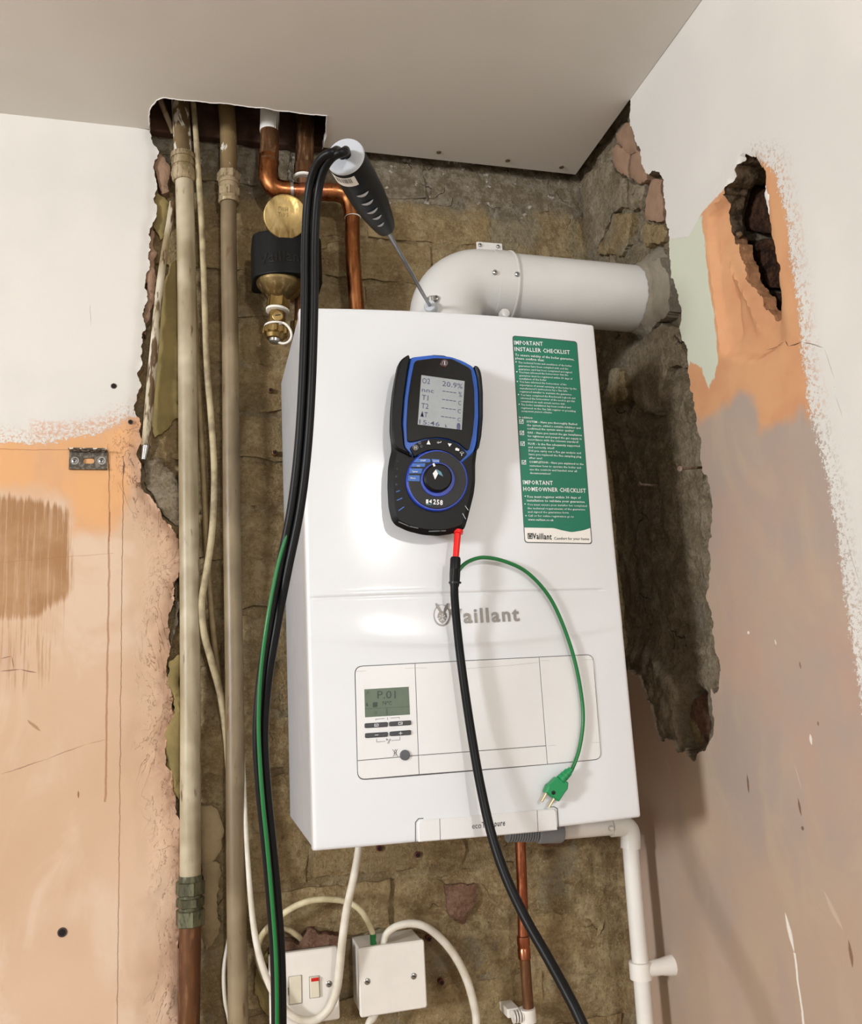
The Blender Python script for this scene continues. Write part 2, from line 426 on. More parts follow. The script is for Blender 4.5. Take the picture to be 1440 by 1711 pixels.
def seg(k, X, Z, a, b, w, soft=1.4, wob=.0006):   # a thin line drawn on the wall, from a to b
    a = np.array(a); b = np.array(b); L = float(np.linalg.norm(b - a)); u = (b - a) / L
    dx = k.math('SUBTRACT', X, float(a[0])); dz = k.math('SUBTRACT', Z, float(a[1]))
    s_ = k.math('ADD', k.math('MULTIPLY', dx, float(u[0])), k.math('MULTIPLY', dz, float(u[1])))
    d = k.math('ADD', k.math('MULTIPLY', dx, float(-u[1])), k.math('MULTIPLY', dz, float(u[0])))
    if wob: d = k.math('ADD', d, k.math('MULTIPLY', k.math('SUBTRACT', k.noise(40, 4), .5), wob * 8))
    d = k.math('ABSOLUTE', d)
    if L < .075:
        t_ = k.math('MULTIPLY', s_, 1 / L); d = k.math('DIVIDE', d, k.math('MAXIMUM', k.math('MULTIPLY', k.math('MULTIPLY', t_, 4.), k.math('SUBTRACT', 1., t_)), .05))
    m = k.ss(d, w * .4, w * soft * .8, 1., 0.)
    return k.math('MULTIPLY', m, k.math('MULTIPLY', k.math('GREATER_THAN', s_, 0.), k.math('LESS_THAN', s_, L)))
def mask(k, at_, amp, f, w=.0012, stretch=(1, 1, 1), det=6):
    n = k.noise(f, det, k.pos(stretch), rough=.65); return k.ss(k.math('ADD', k.attr(at_), k.math('MULTIPLY', k.math('SUBTRACT', n, .5), amp)), -w, w)

# ---------------------------------------------------------------- the setting
ZC = Z0 + 1.033; XR = .5237
def struct(o): o['kind'] = 'structure'; return o
def BK(px, py, d=0.): P = at(px, py, 1, d); return (P[0], P[2])
def RW(px, py, d=0.): P = at(px, py, 0, XR + d); return (P[1], P[2])
def wall_mat(kind):
    k = NT('plaster_' + kind, .78, spec=.25); X, Yy, Z = k.xyz()
    f1 = k.noise(3.2, 4, rough=.5); f2 = k.noise(9, 6, k.pos((1, 1, .6)), dist=1.2); f3 = k.noise(90, 6)
    if kind == 'left':
        c = k.mix(k.ss(f1, .35, .65), '#d2b499', '#c8a88b'); c = k.mix(k.math('MULTIPLY', k.ss(f2, .5, .68), .5), c, '#dcc6b0')
        c = k.mix(k.math('MULTIPLY', k.ss(k.noise(6, 5), .55, .7), .5), c, '#bd9c82')
        o = k.ss(k.math('ADD', k.attr('orange'), k.math('MULTIPLY', k.math('SUBTRACT', k.noise(14, 5), .5), .06)), -.012, .016)
        c = k.mix(o, c, k.mix(k.ss(f2, .35, .7), '#dca876', '#d3a47c'))
        st = k.noise(150, 4, k.pos((1.3, 1, .045)), rough=.7)
        b = k.math('ADD', k.attr('brown'), k.math('MULTIPLY', k.math('SUBTRACT', st, .5), .04))
        bm_ = k.math('MULTIPLY', k.ss(b, -.003, .008), k.ss(st, .36, .5, .62, 1.))
        bm_ = k.math('MAXIMUM', bm_, k.math('MULTIPLY', k.ss(k.math('ADD', k.attr('brown2'), k.math('MULTIPLY', k.math('SUBTRACT', st, .5), .12)), 0, .03), k.ss(st, .5, .6, 0., .55)))
        c = k.mix(bm_, c, k.mix(k.ss(k.noise(18, 5), .4, .65), '#a27a55', '#b08a66'))
        e = k.ss(k.math('ADD', k.attr('edge'), k.math('MULTIPLY', k.math('SUBTRACT', k.noise(40, 6), .5), .05)), .0, .03, 1., 0.)
        c = k.mix(k.math('MULTIPLY', e, .55), c, k.mix(k.ss(k.noise(70, 6), .4, .6), '#b48b73', '#c9a28a'))
        P = lambda *q: BK(*q)
        ls = [(P(183, 855), P(176, 1340), .0016, '#8f5a36', .6), (P(182, 775), P(183, 905), .0012, '#8d5f3e', .6), (P(206, 762), P(196, 1720), .0007, '#7c5a44', .8),
              (P(-5, 751), P(183, 752), .0006, '#a06a45', .7), (P(180, 740), P(182, 800), .0008, '#5d4535', .8), (P(0, 940), P(190, 924), .0005, '#a5704c', .5),
              (P(0, 1294), P(80, 1268), .0007, '#6d5244', .7), (P(75, 1270), P(145, 1243), .0007, '#6d5244', .6), (P(145, 1243), P(180, 1236), .0007, '#8a6a58', .5),
              (P(0, 1122), P(35, 1119), .001, '#6a4936', .8), (P(33, 1119), P(62, 1124), .001, '#6a4936', .8), (P(0, 1100), P(20, 1096), .0008, '#6a4936', .7), (P(20, 1096), P(22, 1118), .0008, '#6a4936', .7),
              (P(131, 1321), P(131, 1334), .0016, '#8b6142', .9), (P(45, 1203), P(68, 1222), .0025, '#8f6747', .6), (P(150, 505), P(152, 545), .0006, '#9d9b96', .7), (P(207, 770), P(206, 795), .0014, '#5a4030', .8)]
        big = .035
    else:
        c = k.mix(k.ss(f1, .38, .62), '#b39c88', '#a5958a'); c = k.mix(k.math('MULTIPLY', k.ss(f2, .48, .7), .5), c, '#b8a48c')
        c = k.mix(k.math('MULTIPLY', k.ss(k.noise(5, 4), .5, .7), .6), c, '#b79683')
        c = k.mix(k.math('MULTIPLY', k.ss(k.noise(12, 4, k.pos((1, 1, .35))), .55, .7), .4), c, '#a3958f')
        o = k.ss(k.math('ADD', k.attr('orange'), k.math('MULTIPLY', k.math('SUBTRACT', k.noise(9, 3), .5), .10)), -.01, .01)
        c = k.mix(o, c, k.mix(k.ss(k.noise(16, 5), .35, .7), '#cf9c72', '#c69069'))
        g = mask(k, 'green', .02, 90, .0015, (1, 1, .3)); c = k.mix(g, c, '#c9ccb9')
        P = lambda *q: RW(*q)
        ls = [(P(1263, 585), P(1310, 568), .0007, '#3f2a1e', .9), (P(1310, 568), P(1317, 579), .0007, '#3f2a1e', .9), (P(1317, 579), P(1340, 571), .0007, '#3f2a1e', .9), (P(1340, 571), P(1376, 581), .0007, '#5f5044', .8), (P(1376, 581), P(1395, 635), .0005, '#8a827c', .6),
              (P(1395, 660), P(1410, 700), .0005, '#8a827c', .5), (P(1408, 880), P(1440, 990), .0006, '#8a827c', .5),
              (P(1248, 1293), P(1252, 1326), .0028, '#6f5341', .9), (P(1333, 1333), P(1339, 1364), .0024, '#6f5341', .9), (P(1341, 1380), P(1342, 1388), .003, '#6f5341', .9), (P(1417, 1570), P(1425, 1618), .003, '#7a5a44', .85),
              (P(1335, 1105), P(1338, 1118), .002, '#6f5341', .7), (P(1366, 1205), P(1367, 1213), .002, '#6f5341', .7),
              (P(1312, 1524), P(1328, 1592), .0042, '#e9e4da', .95), (P(1328, 1592), P(1344, 1720), .0022, '#e9e4da', .95), (P(1376, 1488), P(1408, 1556), .004, '#c9b5a6', .55),
              (P(1353, 1226), P(1356, 1245), .0028, '#e9e4da', .8), (P(1250, 1054), P(1251, 1060), .003, '#e9e4da', .8), (P(1294, 1068), P(1296, 1078), .002, '#d9cfc2', .8), (P(1327, 1275), P(1340, 1320), .001, '#c9b5a6', .6),
              (P(1112, 1262), P(1121, 1295), .002, '#c2a98e', .6)]
        big = .045
    if kind == 'left':
        nf_ = k.noise(13, 6, k.pos((1.5, 1, .6)), rough=.62, dist=.5); e3 = k.math('MULTIPLY', k.ss(k.attr('edge'), .01, .05, 1., 0.), k.ss(k.attr('white'), -.02, .0, 1., 0.))
        flake = k.math('ADD', k.ss(nf_, .455, .462), k.math('ADD', k.ss(nf_, .52, .527), k.ss(nf_, .59, .597)))
        crv = k.math('MAXIMUM', k.ss(k.math('ABSOLUTE', k.math('SUBTRACT', nf_, .456)), .0, .006, 1., 0.), k.ss(k.math('ABSOLUTE', k.math('SUBTRACT', nf_, .521)), .0, .006, 1., 0.))
        c = k.mix(k.math('MULTIPLY', k.math('MULTIPLY', crv, e3), .75), c, '#6f4f3a')
    # white emulsion, rolled on with a broken edge
    w1 = k.math('ADD', k.attr('white'), k.math('MULTIPLY', k.attr('rag'), k.math('MULTIPLY', k.math('SUBTRACT', k.noise(16, 3), .5), .02)))
    w2 = k.math('ADD', w1, k.math('MULTIPLY', k.attr('rag'), k.math('MULTIPLY', k.math('SUBTRACT', k.noise(210, 5, rough=.7), .5), .036)))
    wm = k.ss(w2, -.001, .001)
    sc = k.math('MULTIPLY', k.ss(k.noise(230, 5, rough=.75), .535, .56), k.math('MULTIPLY', k.attr('rag'), k.ss(w1, .0, .035, 1., 0.)))
    wm = k.math('MULTIPLY', wm, k.math('SUBTRACT', 1., k.math('MULTIPLY', sc, .85)))
    c = k.mix(wm, c, k.mix(k.ss(k.noise(4, 3), .4, .6), '#dcd9d2', '#d6d3cd'))
    if kind == 'left': c = k.mix(k.math('MULTIPLY', k.ss(k.attr('scuff'), -.004, .008), k.ss(k.noise(190, 6, rough=.75), .47, .53, 0., .75)), c, '#d0a68c')
    for a, b, w, cc, op in ls: c = k.mix(k.math('MULTIPLY', seg(k, X if kind == 'left' else Yy, Z, a, b, w), op), c, cc)
    sp = k.ss(k.noise(300, 2), .80, .82); c = k.mix(k.math('MULTIPLY', sp, .7), c, '#6b5040'); k.col(c)
    h = k.math('ADD', k.math('MULTIPLY', f3, .12), k.math('ADD', k.math('MULTIPLY', f2, .5), k.math('MULTIPLY', wm, .25)))
    if kind == 'left':
        e2 = k.math('MULTIPLY', k.ss(k.attr('edge'), .01, .05, 1., 0.), k.ss(k.attr('white'), -.02, .0, 1., 0.))
        h = k.math('ADD', h, k.math('MULTIPLY', e2, k.math('ADD', flake, k.noise(60, 6))))
    k.rough(k.math('SUBTRACT', .85, k.math('MULTIPLY', wm, .25)))
    k.bump(h, .5, .003); return k.m
M['core1'] = simple('plaster_core', '#9c7f68', .9, c2='#7b654f', scale=60, bump=.6, bd=.002); M['core2'] = simple('grey_plaster_core', '#80705d', .9, c2='#5c5043', scale=60, bump=.6, bd=.002)
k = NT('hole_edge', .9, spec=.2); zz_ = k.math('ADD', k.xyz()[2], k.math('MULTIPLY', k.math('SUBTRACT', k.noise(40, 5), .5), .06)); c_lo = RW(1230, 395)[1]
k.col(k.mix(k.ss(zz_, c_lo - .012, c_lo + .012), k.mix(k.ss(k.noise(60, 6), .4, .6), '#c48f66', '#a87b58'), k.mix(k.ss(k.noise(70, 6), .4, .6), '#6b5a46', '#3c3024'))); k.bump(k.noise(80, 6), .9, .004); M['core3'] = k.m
M['pl_left'] = wall_mat('left'); M['pl_right'] = wall_mat('right')

def wallsheet(name, axis, outline, holes, m, depth, thick=.03, box_=None, g=.008, attrs={}, parent=None, jag=.003, core=None, **kw):
    """a skim of plaster on a wall: outline and holes in wall coordinates, depth(a,b) pushes into the wall"""
    pts = []; faces = []
    for L in [outline] + holes:
        n0 = len(pts); pts += [Vector((float(a), float(b))) for a, b in L]; faces.append(list(range(n0, len(pts))))
    if box_:
        a0, a1, b0, b1 = box_; A, B = np.meshgrid(np.arange(a0, a1, g), np.arange(b0, b1, g)); A = A.ravel(); B = B.ravel()
        A = A + nrs.uniform(-.2, .2, A.shape) * g; B = B + nrs.uniform(-.2, .2, B.shape) * g
        ok = sdf(outline, A, B) > g * .35
        for h in holes: ok &= sdf(h, A, B) < -g * .35
        pts += [Vector((float(a), float(b))) for a, b in zip(A[ok], B[ok])]
    if box_:
        o_ = np.array(outline); A, B = np.meshgrid(np.arange(max(o_[:, 0].min(), -5), o_[:, 0].max(), .09), np.arange(o_[:, 1].min(), o_[:, 1].max(), .09)); A = A.ravel(); B = B.ravel()
        ok = (sdf(outline, A, B) > .03) & ~((A > a0 - .03) & (A < a1 + .03) & (B > b0 - .03) & (B < b1 + .03))
        for h in holes: ok &= sdf(h, A, B) < -.03
        pts += [Vector((float(a), float(b))) for a, b in zip(A[ok], B[ok])]
    edges = []
    for f in faces: edges += [(f[i], f[(i + 1) % len(f)]) for i in range(len(f))]
    vv, ee, ff, ov, oe, of = delaunay_2d_cdt(pts, edges, [], 0, 1e-7)
    A = np.array([v.x for v in vv]); B = np.array([v.y for v in vv])
    tri = [tuple(f) for f in ff]; ca = np.array([A[list(f)].mean() for f in tri]); cb = np.array([B[list(f)].mean() for f in tri])
    ok = inside(outline, ca, cb)
    for h in holes: ok &= ~inside(h, ca, cb)
    tri = [f for f, q in zip(tri, ok) if q]; D = depth(A, B)
    P3 = (lambda a, b, d: (a, d, b)) if axis == 'back' else (lambda a, b, d: (XR + d, a, b))
    V = [P3(a, b, d) for a, b, d in zip(A, B, D)]
    mp = {}
    for i, o_ in enumerate(ov):
        for q in o_: mp[q] = i
    a_, b_, c_ = [np.array(V[i]) for i in tri[0]]; nn = np.cross(b_ - a_, c_ - a_); want = nn[1] if axis == 'back' else nn[0]
    if want > 0: tri = [f[::-1] for f in tri]
    Fs = list(tri); nt = len(tri); at_v = {n: list(fn(A, B)) for n, fn in attrs.items()}
    for f in faces:
        ring = [mp[i] for i in f]; N = len(ring); base = len(V)
        poly = np.array([(A[i], B[i]) for i in ring]); ins = inset(poly, 1.0) - poly      # unit inward
        if f is not faces[0]: ins = -ins; nt_h = len(Fs)
        for i, r_ in enumerate(ring):
            q = poly[i] - ins[i] * rnd.uniform(0, jag if f is faces[0] else .0008); V.append(P3(q[0], q[1], thick)) ; 
            for n in at_v: at_v[n].append(at_v[n][r_])
        for i in range(N):
            j = (i + 1) % N; Fs.append((ring[i], ring[j], base + j, base + i))
    o = obj(name, V, Fs, m, parent, True, **kw)
    if core is not None:
        o.data.materials.append(core)
        for p in o.data.polygons[nt:nt + len(outline)]: p.material_index = 1
        if holes:
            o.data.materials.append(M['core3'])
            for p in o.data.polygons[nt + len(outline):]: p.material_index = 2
    for n, vals in at_v.items():
        at2 = o.data.attributes.new(n, 'FLOAT', 'POINT'); at2.data.foreach_set('value', np.array(vals, dtype=np.float32))
    o.data.set_sharp_from_angle(angle=math.radians(38)); return o
def heightgrid(name, axis, a0, a1, b0, b1, g, depth, m, **kw):
    na = int((a1 - a0) / g) + 1; nb = int((b1 - b0) / g) + 1
    A, B = np.meshgrid(np.linspace(a0, a1, na), np.linspace(b0, b1, nb)); D = depth(A, B); A = A.ravel(); B = B.ravel(); D = D.ravel()
    V = np.stack([A, D, B], 1) if axis == 'back' else np.stack([XR + D, A, B], 1)
    i = np.arange(na - 1)[None, :] + np.arange(nb - 1)[:, None] * na; i = i.ravel()
    q = np.stack([i, i + 1, i + na + 1, i + na], 1)
    if axis != 'back': q = q[:, ::-1]
    me = bpy.data.meshes.new(name); me.from_pydata(V.tolist(), [], q.tolist()); me.update(); me.shade_smooth(); me.materials.append(m)
    o = bpy.data.objects.new(name, me); COL.objects.link(o)
    for k_, v in kw.items(): o[k_] = v
    return o

# back wall: bare rough masonry, plaster skim left of the pipes
def back_depth(A, B):
    c = worley(A + .02 * fbm(A, B, 14, 3), B * 1.5, 11, 2)
    return .024 + .007 * fbm(A, B, 9, 11, 5) + .005 * fbm(A, B, 60, 5, 4, .65) + .004 * np.clip(1 - c / .10, 0, 1) * (fbm(A, B, 6, 9, 2) > 0)
wall_back = struct(heightgrid('wall_back', 'back', -.30, .62, Z0 - .50, ZC + .24, .0035, back_depth, M['stone']))
E1 = [(251, 205), (251, 213), (253, 225), (262, 245), (263, 262), (258, 290), (262, 310), (256, 330), (262, 350), (255, 370), (250, 380), (252, 400), (247, 430), (249, 450), (243, 470), (246, 490), (240, 520), (243, 545), (238, 570), (236, 600), (230, 620), (235, 640), (228, 665),
      (226, 690), (232, 720), (228, 760), (235, 790), (240, 820), (262, 845), (275, 868), (290, 885), (302, 905), (300, 930), (298, 960), (290, 990), (285, 1020), (283, 1050), (285, 1080), (278, 1110), (280, 1135), (290, 1170), (292, 1200), (277, 1230), (275, 1260), (287, 1290), (292, 1330), (299, 1370), (303, 1400), (303, 1450), (303, 1500), (301, 1600), (300, 1711)]
edge1 = [BK(*q) for q in E1]; e1 = fract(edge1, .16, .003, False)
outl = [(-4.0, ZC + .02), (e1[0][0], ZC + .02)] + [tuple(q) for q in e1[1:]] + [(e1[-1][0], Z0 - .55), (e1[-1][0], .0), (-4.0, .0)]
white_l = [BK(*q) for q in [(-60, 745), (0, 738), (60, 742), (105, 732), (135, 725), (165, 722), (190, 712), (205, 700), (228, 692), (400, 680)]] + [(.5, ZC + .3), (-6, ZC + .3), (-6, BK(-60, 745)[1])]
orange_l = [BK(*q) for q in [(-300, 500), (400, 500), (240, 700), (222, 760), (218, 800), (205, 860), (185, 890), (120, 892), (112, 835), (60, 825), (0, 818), (-300, 810)]]
brown_l = [BK(*q) for q in [(-300, 825), (2, 825), (50, 832), (104, 842), (117, 855), (119, 985), (112, 1000), (95, 1012), (60, 1035), (-300, 1050)]]
scuff_l = [BK(*q) for q in [(48, 700), (110, 704), (200, 692), (232, 694), (226, 712), (190, 722), (120, 728), (52, 738)]]
brown2_l = [BK(*q) for q in [(-300, 830), (90, 900), (118, 990), (85, 1130), (40, 1150), (-300, 1180)]]
edge_poly = [tuple(q) for q in edge1]
def edge_d(A, B):
    d = np.full(A.shape, 1e9)
    for (x0, y0), (x1, y1) in zip(edge_poly[:-1], edge_poly[1:]):
        ex, ey = x1 - x0, y1 - y0; t = np.clip(((A - x0) * ex + (B - y0) * ey) / (ex * ex + ey * ey + 1e-12), 0, 1); d = np.minimum(d, np.hypot(A - x0 - t * ex, B - y0 - t * ey))
    return d
def left_depth(A, B):
    d = edge_d(A, B); e = np.clip(1 - d / .055, 0, 1) * (B < Z0 + .47)
    r = fbm(A, B, 30, 4, 5, .6); steps = np.round((r + .9 * fbm(A, B, 12, 8, 2)) * 3) / 3
    return e * (.006 + .006 * steps) + np.clip(1 - d / .012, 0, 1) * .003
wallsheet('plaster', 'back', outl, [], M['pl_left'], left_depth, .034, (-.50, -.12, Z0 - .3, ZC), .005,
          {'white': lambda A, B: sdf(white_l, A, B), 'orange': lambda A, B: sdf(orange_l, A, B), 'brown': lambda A, B: sdf(brown_l, A, B), 'brown2': lambda A, B: sdf(brown2_l, A, B), 'rag': lambda A, B: 1 + 0 * A, 'scuff': lambda A, B: sdf(scuff_l, A, B), 'edge': edge_d},
          wall_back, core=M['core1'], label='painted and bare plaster left of the pipes')
# old coloured backing and flaking pink lumps in the chase by the left pipe
def chunk(name, axis, px, d0, th, m, parent, amp=.14, rough=.0015, **kw):
    fn = (lambda q: BK(q[0], q[1], d0)) if axis == 'back' else (lambda q: RW(q[0], q[1], d0))
    L = [tuple(q) for q in fract([fn(q) for q in px], amp, .004)]; A = np.array(L)
    return wallsheet(name, axis, L, [], m, lambda a, b: d0 + rough * 2 * fbm(a, b, 40, 21, 4) + .0025 * np.clip(1 + sdf(L, a, b) * -1 / .004, 0, 1), d0 + th,
                     (A[:, 0].min(), A[:, 0].max(), A[:, 1].min(), A[:, 1].max()), .005, {}, parent, .003, **kw)
for k_, (px, d0, mt) in enumerate([
        ([(262, 255), (275, 262), (284, 290), (282, 318), (270, 322), (264, 300), (258, 280)], .006, 'pink'),
        ([(262, 320), (280, 335), (284, 350), (278, 380), (268, 400), (258, 380), (250, 368)], .009, 'ochre'),
        ([(282, 440), (300, 430), (302, 690), (280, 715), (258, 730), (252, 700), (258, 640), (262, 560), (268, 500)], .010, 'ochre'),
        ([(250, 375), (258, 385), (262, 420), (258, 450), (250, 520), (243, 560), (238, 500), (244, 440)], .005, 'pink'),
        ([(240, 770), (262, 762), (290, 790), (302, 830), (304, 880), (285, 870), (262, 845), (245, 815)], .012, 'stone2'),
        ([(282, 1105), (304, 1090), (304, 1345), (292, 1330), (280, 1270), (276, 1230), (290, 1190), (282, 1150)], .010, 'ochre'),
        ([(332, 1345), (360, 1350), (374, 1385), (370, 1420), (345, 1450), (333, 1440)], .006, 'ochre2'),
        ([(336, 1440), (368, 1445), (362, 1500), (366, 1560), (345, 1590), (336, 1560)], .008, 'ochre2'),
        ([(296, 910), (304, 905), (304, 1000), (290, 1080), (284, 1085), (292, 1010), (300, 960)], .014, 'stone2'),
        ([(440, 1600), (448, 1590), (455, 1700), (440, 1690), (425, 1660), (428, 1620)], .012, 'ochre'),
        ([(450, 1592), (470, 1575), (500, 1580), (520, 1552), (545, 1562), (566, 1566), (568, 1590), (460, 1606)], .000, 'pinkbrick'),
        ([(745, 1480), (795, 1478), (797, 1510), (775, 1545), (752, 1530)], .011, 'pinkbrick'),
        ([(905, 1398), (950, 1396), (945, 1412), (910, 1414)], .011, 'pinkbrick')]):
    chunk('plaster_fragment' if mt != 'pinkbrick' else 'brick_patch', 'back', px, d0, .022, M['brickred'] if mt == 'pinkbrick' else M[mt], wall_back)
# bricks of the back wall standing just proud of their mortar
def brick_mesh(i):
    nx, nz = 12, 5; V = []; w, h = .108, .033; a = np.linspace(-1, 1, nx); b = np.linspace(-1, 1, nz); rs = np.random.RandomState(100 + i)
    for z in b:
        for x in a:
            e = (abs(x) > .99) or (abs(z) > .99); jx = rs.uniform(-.004, .004); jz = rs.uniform(-.004, .004)
            V.append((x * (w - (.002 if not e else 0)) + jx, rs.uniform(-.0018, .0018) + (.004 if e else 0), z * h + jz))
    n = nx * nz; idx = [k for k in range(nx)] + [k * nx + nx - 1 for k in range(1, nz)] + [n - 1 - k for k in range(1, nx)] + [(nz - 1 - k) * nx for k in range(1, nz - 1)]
    Fs = [(r * nx + c, r * nx + c + 1, (r + 1) * nx + c + 1, (r + 1) * nx + c) for r in range(nz - 1) for c in range(nx - 1)]
    for k in idx: V.append((V[k][0] * 1.02, .018, V[k][2] * 1.02))
    N = len(idx)
    for k in range(N): Fs.append((idx[(k + 1) % N], idx[k], n + k, n + (k + 1) % N))
    me = bpy.data.meshes.new('brick'); me.from_pydata(V, [], Fs); me.update(); me.shade_smooth(); me.set_sharp_from_angle(angle=math.radians(50))
    me.materials.append(M['brick'] if i % 4 else M['stone']); return me
BM = [brick_mesh(i) for i in range(8)]
def project(P):
    d = np.array(P) - CAM; w = d @ FW; return 720 + FPX * (d @ RT) / w, 855.5 - FPX * (d @ UP) / w
boil_sil = [(500, 640), (530, 540), (960, 560), (1040, 1340), (545, 1390), (500, 1340)]
r0 = random.Random(3)
for row in range(-6, 15):
    zc_ = Z0 + .02 + row * .0755
    for cix in range(-2, 4):
        xc_ = .03 + cix * .226 + (.113 if row % 2 else 0)
        if not (-.115 < xc_ < .455) or zc_ > ZC - .03: continue
        px, py = project((xc_, .02, zc_))
        hid = [inside(boil_sil, np.array(project((xc_ + dx, .02, zc_ + dz))[0]), np.array(project((xc_ + dx, .02, zc_ + dz))[1])) for dx in (-.1, .1) for dz in (-.03, .03)]
        if all(hid) or py > 1800: continue
        o = bpy.data.objects.new('brick', BM[r0.randrange(8)]); COL.objects.link(o); o.parent = wall_back
        o.location = (xc_ + r0.uniform(-.004, .004), .0185 + r0.uniform(-.002, .003), zc_ + r0.uniform(-.003, .003)); o.rotation_euler = (0, r0.uniform(-.02, .02) + (math.pi if r0.random() < .5 else 0), 0)

# right wall
hole2 = [(1248, 258), (1262, 261), (1274, 278), (1280, 298), (1276, 318), (1279, 345), (1284, 372), (1289, 400), (1297, 430), (1301, 480), (1300, 510), (1292, 530), (1284, 536), (1276, 515), (1262, 485), (1247, 455), (1237, 432), (1226, 400), (1218, 370), (1213, 340), (1211, 312), (1226, 290), (1236, 270)]
hole2 = [tuple(q) for q in fract([RW(*q, .015 if 13 <= i <= 18 else (.008 if i in (12, 19) else 0.)) for i, q in enumerate(hole2)], .2, .004)]
E2 = [(1053, 166), (1053, 180), (1056, 215), (1070, 260), (1085, 290), (1105, 295), (1108, 330), (1112, 370), (1118, 400), (1120, 440), (1128, 480), (1137, 540), (1148, 600), (1158, 660), (1165, 720), (1170, 770), (1186, 820), (1190, 870), (1183, 920), (1184, 960), (1180, 1000), (1188, 1030), (1195, 1090), (1202, 1130), (1194, 1160),
      (1188, 1150), (1190, 1180), (1193, 1205), (1182, 1245), (1170, 1256), (1158, 1272), (1145, 1250), (1133, 1258), (1125, 1240), (1102, 1238), (1093, 1205), (1078, 1155), (1062, 1128), (1044, 1122)]
e2 = [tuple(q) for q in fract([RW(*q) for q in E2], .2, .003, False)]
outr = [(-4.3, ZC + .012), (e2[0][0], ZC + .012)] + e2[1:-1] + [(.022, e2[-1][1]), (.022, 0.), (-4.3, 0.)]
white_r = [RW(*q) for q in [(1040, 100), (1040, 395), (1118, 400), (1150, 396), (1172, 356), (1198, 328), (1232, 292), (1255, 275), (1280, 275), (1296, 292), (1312, 370), (1325, 450), (1333, 520), (1340, 580), (1348, 650), (1360, 710), (1372, 760), (1388, 830), (1400, 900), (1412, 980), (1420, 1050), (1430, 1130), (1440, 1200), (1452, 1300), (1500, 1600)]] + [(-6, 0), (-6, ZC + .3)]
green_r = [RW(*q) for q in [(1040, 380), (1118, 395), (1172, 360), (1180, 430), (1192, 520), (1199, 600), (1192, 635), (1186, 648), (1178, 636), (1172, 612), (1150, 606), (1040, 600)]]
orange_r = [RW(*q) for q in [(1110, 300), (1180, 330), (1240, 240), (1500, 240), (1500, 640), (1365, 690), (1340, 668), (1295, 700), (1270, 720), (1262, 690), (1240, 668), (1195, 705), (1165, 720), (1140, 600)]]
rec_r = [RW(*q) for q in [(1181, 362), (1214, 316), (1240, 262), (1290, 262), (1300, 330), (1318, 470), (1328, 560), (1262, 600), (1206, 592), (1194, 500)]]
yr_ = RW(1278, 400)[0]
def right_depth(A, B):
    s1 = np.clip((sdf(rec_r, A, B) + .004) / .011, 0, 1); s1 = s1 * s1 * (3 - 2 * s1); hd = np.clip(1 + sdf(hole2, A, B) / .05, 0, 1)
    lf = np.clip((A - yr_) / .03 + .5, 0, 1); s1 = s1 * lf
    def rdg(L, w):
        d = np.full(A.shape, 1e9)
        for (x0, y0), (x1, y1) in zip(L[:-1], L[1:]):
            ex, ey = x1 - x0, y1 - y0; t = np.clip(((A - x0) * ex + (B - y0) * ey) / (ex * ex + ey * ey), 0, 1); d = np.minimum(d, np.hypot(A - x0 - t * ex, B - y0 - t * ey))
        return np.exp(-(d / w) ** 2)
    rg = -.007 * rdg([RW(*q, .015) for q in [(1228, 445), (1255, 500), (1274, 548)]], .006) + .006 * rdg([RW(*q, .015) for q in [(1218, 450), (1232, 510), (1238, 560)]], .006) - .004 * rdg([RW(*q, .01) for q in [(1208, 430), (1216, 520), (1222, 575)]], .007)
    return .001 * fbm(A, B, 5, 31, 2) + s1 * (.012 + .0025 * fbm(A, B, 22, 17, 3)) + s1 * hd ** 2 * (.005 + .006 * fbm(A, B, 35, 41, 3)) + rg
def sd(poly): return lambda A, B: sdf(poly, A, B)
# bare grey render behind the missing plaster, hollows behind the two holes
cav3 = [RW(*q, .02) for q in [(1150, 1148), (1166, 1144), (1180, 1160), (1186, 1190), (1190, 1215), (1184, 1240), (1172, 1254), (1158, 1246), (1146, 1222), (1140, 1190)]]
darkstep = [RW(*q, .02) for q in [(985, 540), (1040, 560), (1060, 640), (1050, 700), (1090, 710), (1100, 690), (1140, 620), (1170, 800), (1180, 1000), (1185, 1120), (1060, 1130), (900, 1130)]]
shal = [RW(*q, .01) for q in [(1010, 1085), (1085, 1085), (1135, 1150), (1140, 1215), (1150, 1280), (1000, 1290)]]
def rmas_depth(A, B):
    c = worley(A + .03 * fbm(A, B, 10, 3), B, 16, 9); top = np.clip((B - (Z0 + .45)) / .1, 0, 1)
    d = .020 + (.006 + .004 * top) * fbm(A, B, 8, 51, 5, .55) + .0048 * fbm(A, B, 55, 61, 4, .65) + top * .006 * np.clip(1 - c / .12, 0, 1)
    d = d + .004 * np.clip(sdf(darkstep, A, B) / .01, 0, 1)
    d = d + np.clip((sdf(hole2, A, B) + .03) / .02, 0, 1) * .062 + np.clip((sdf(cav3, A, B) + .002) / .010, 0, 1) * .026 - .013 * np.clip(sdf(shal, A, B) / .02 + .5, 0, 1)
    return d
wall_right = struct(heightgrid('wall_right', 'right', -.62, .05, Z0 - .12, ZC + .20, .0035, rmas_depth, M['stone2']))
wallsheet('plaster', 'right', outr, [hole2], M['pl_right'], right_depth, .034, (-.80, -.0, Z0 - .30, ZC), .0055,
          {'white': sd(white_r), 'rag': lambda A, B: np.where(A > RW(1262, 330)[0], .12, 1.) , 'green': sd(green_r), 'orange': sd(orange_r)}, wall_right, core=M['core2'], label='white, orange and bare pink plaster around the holes')
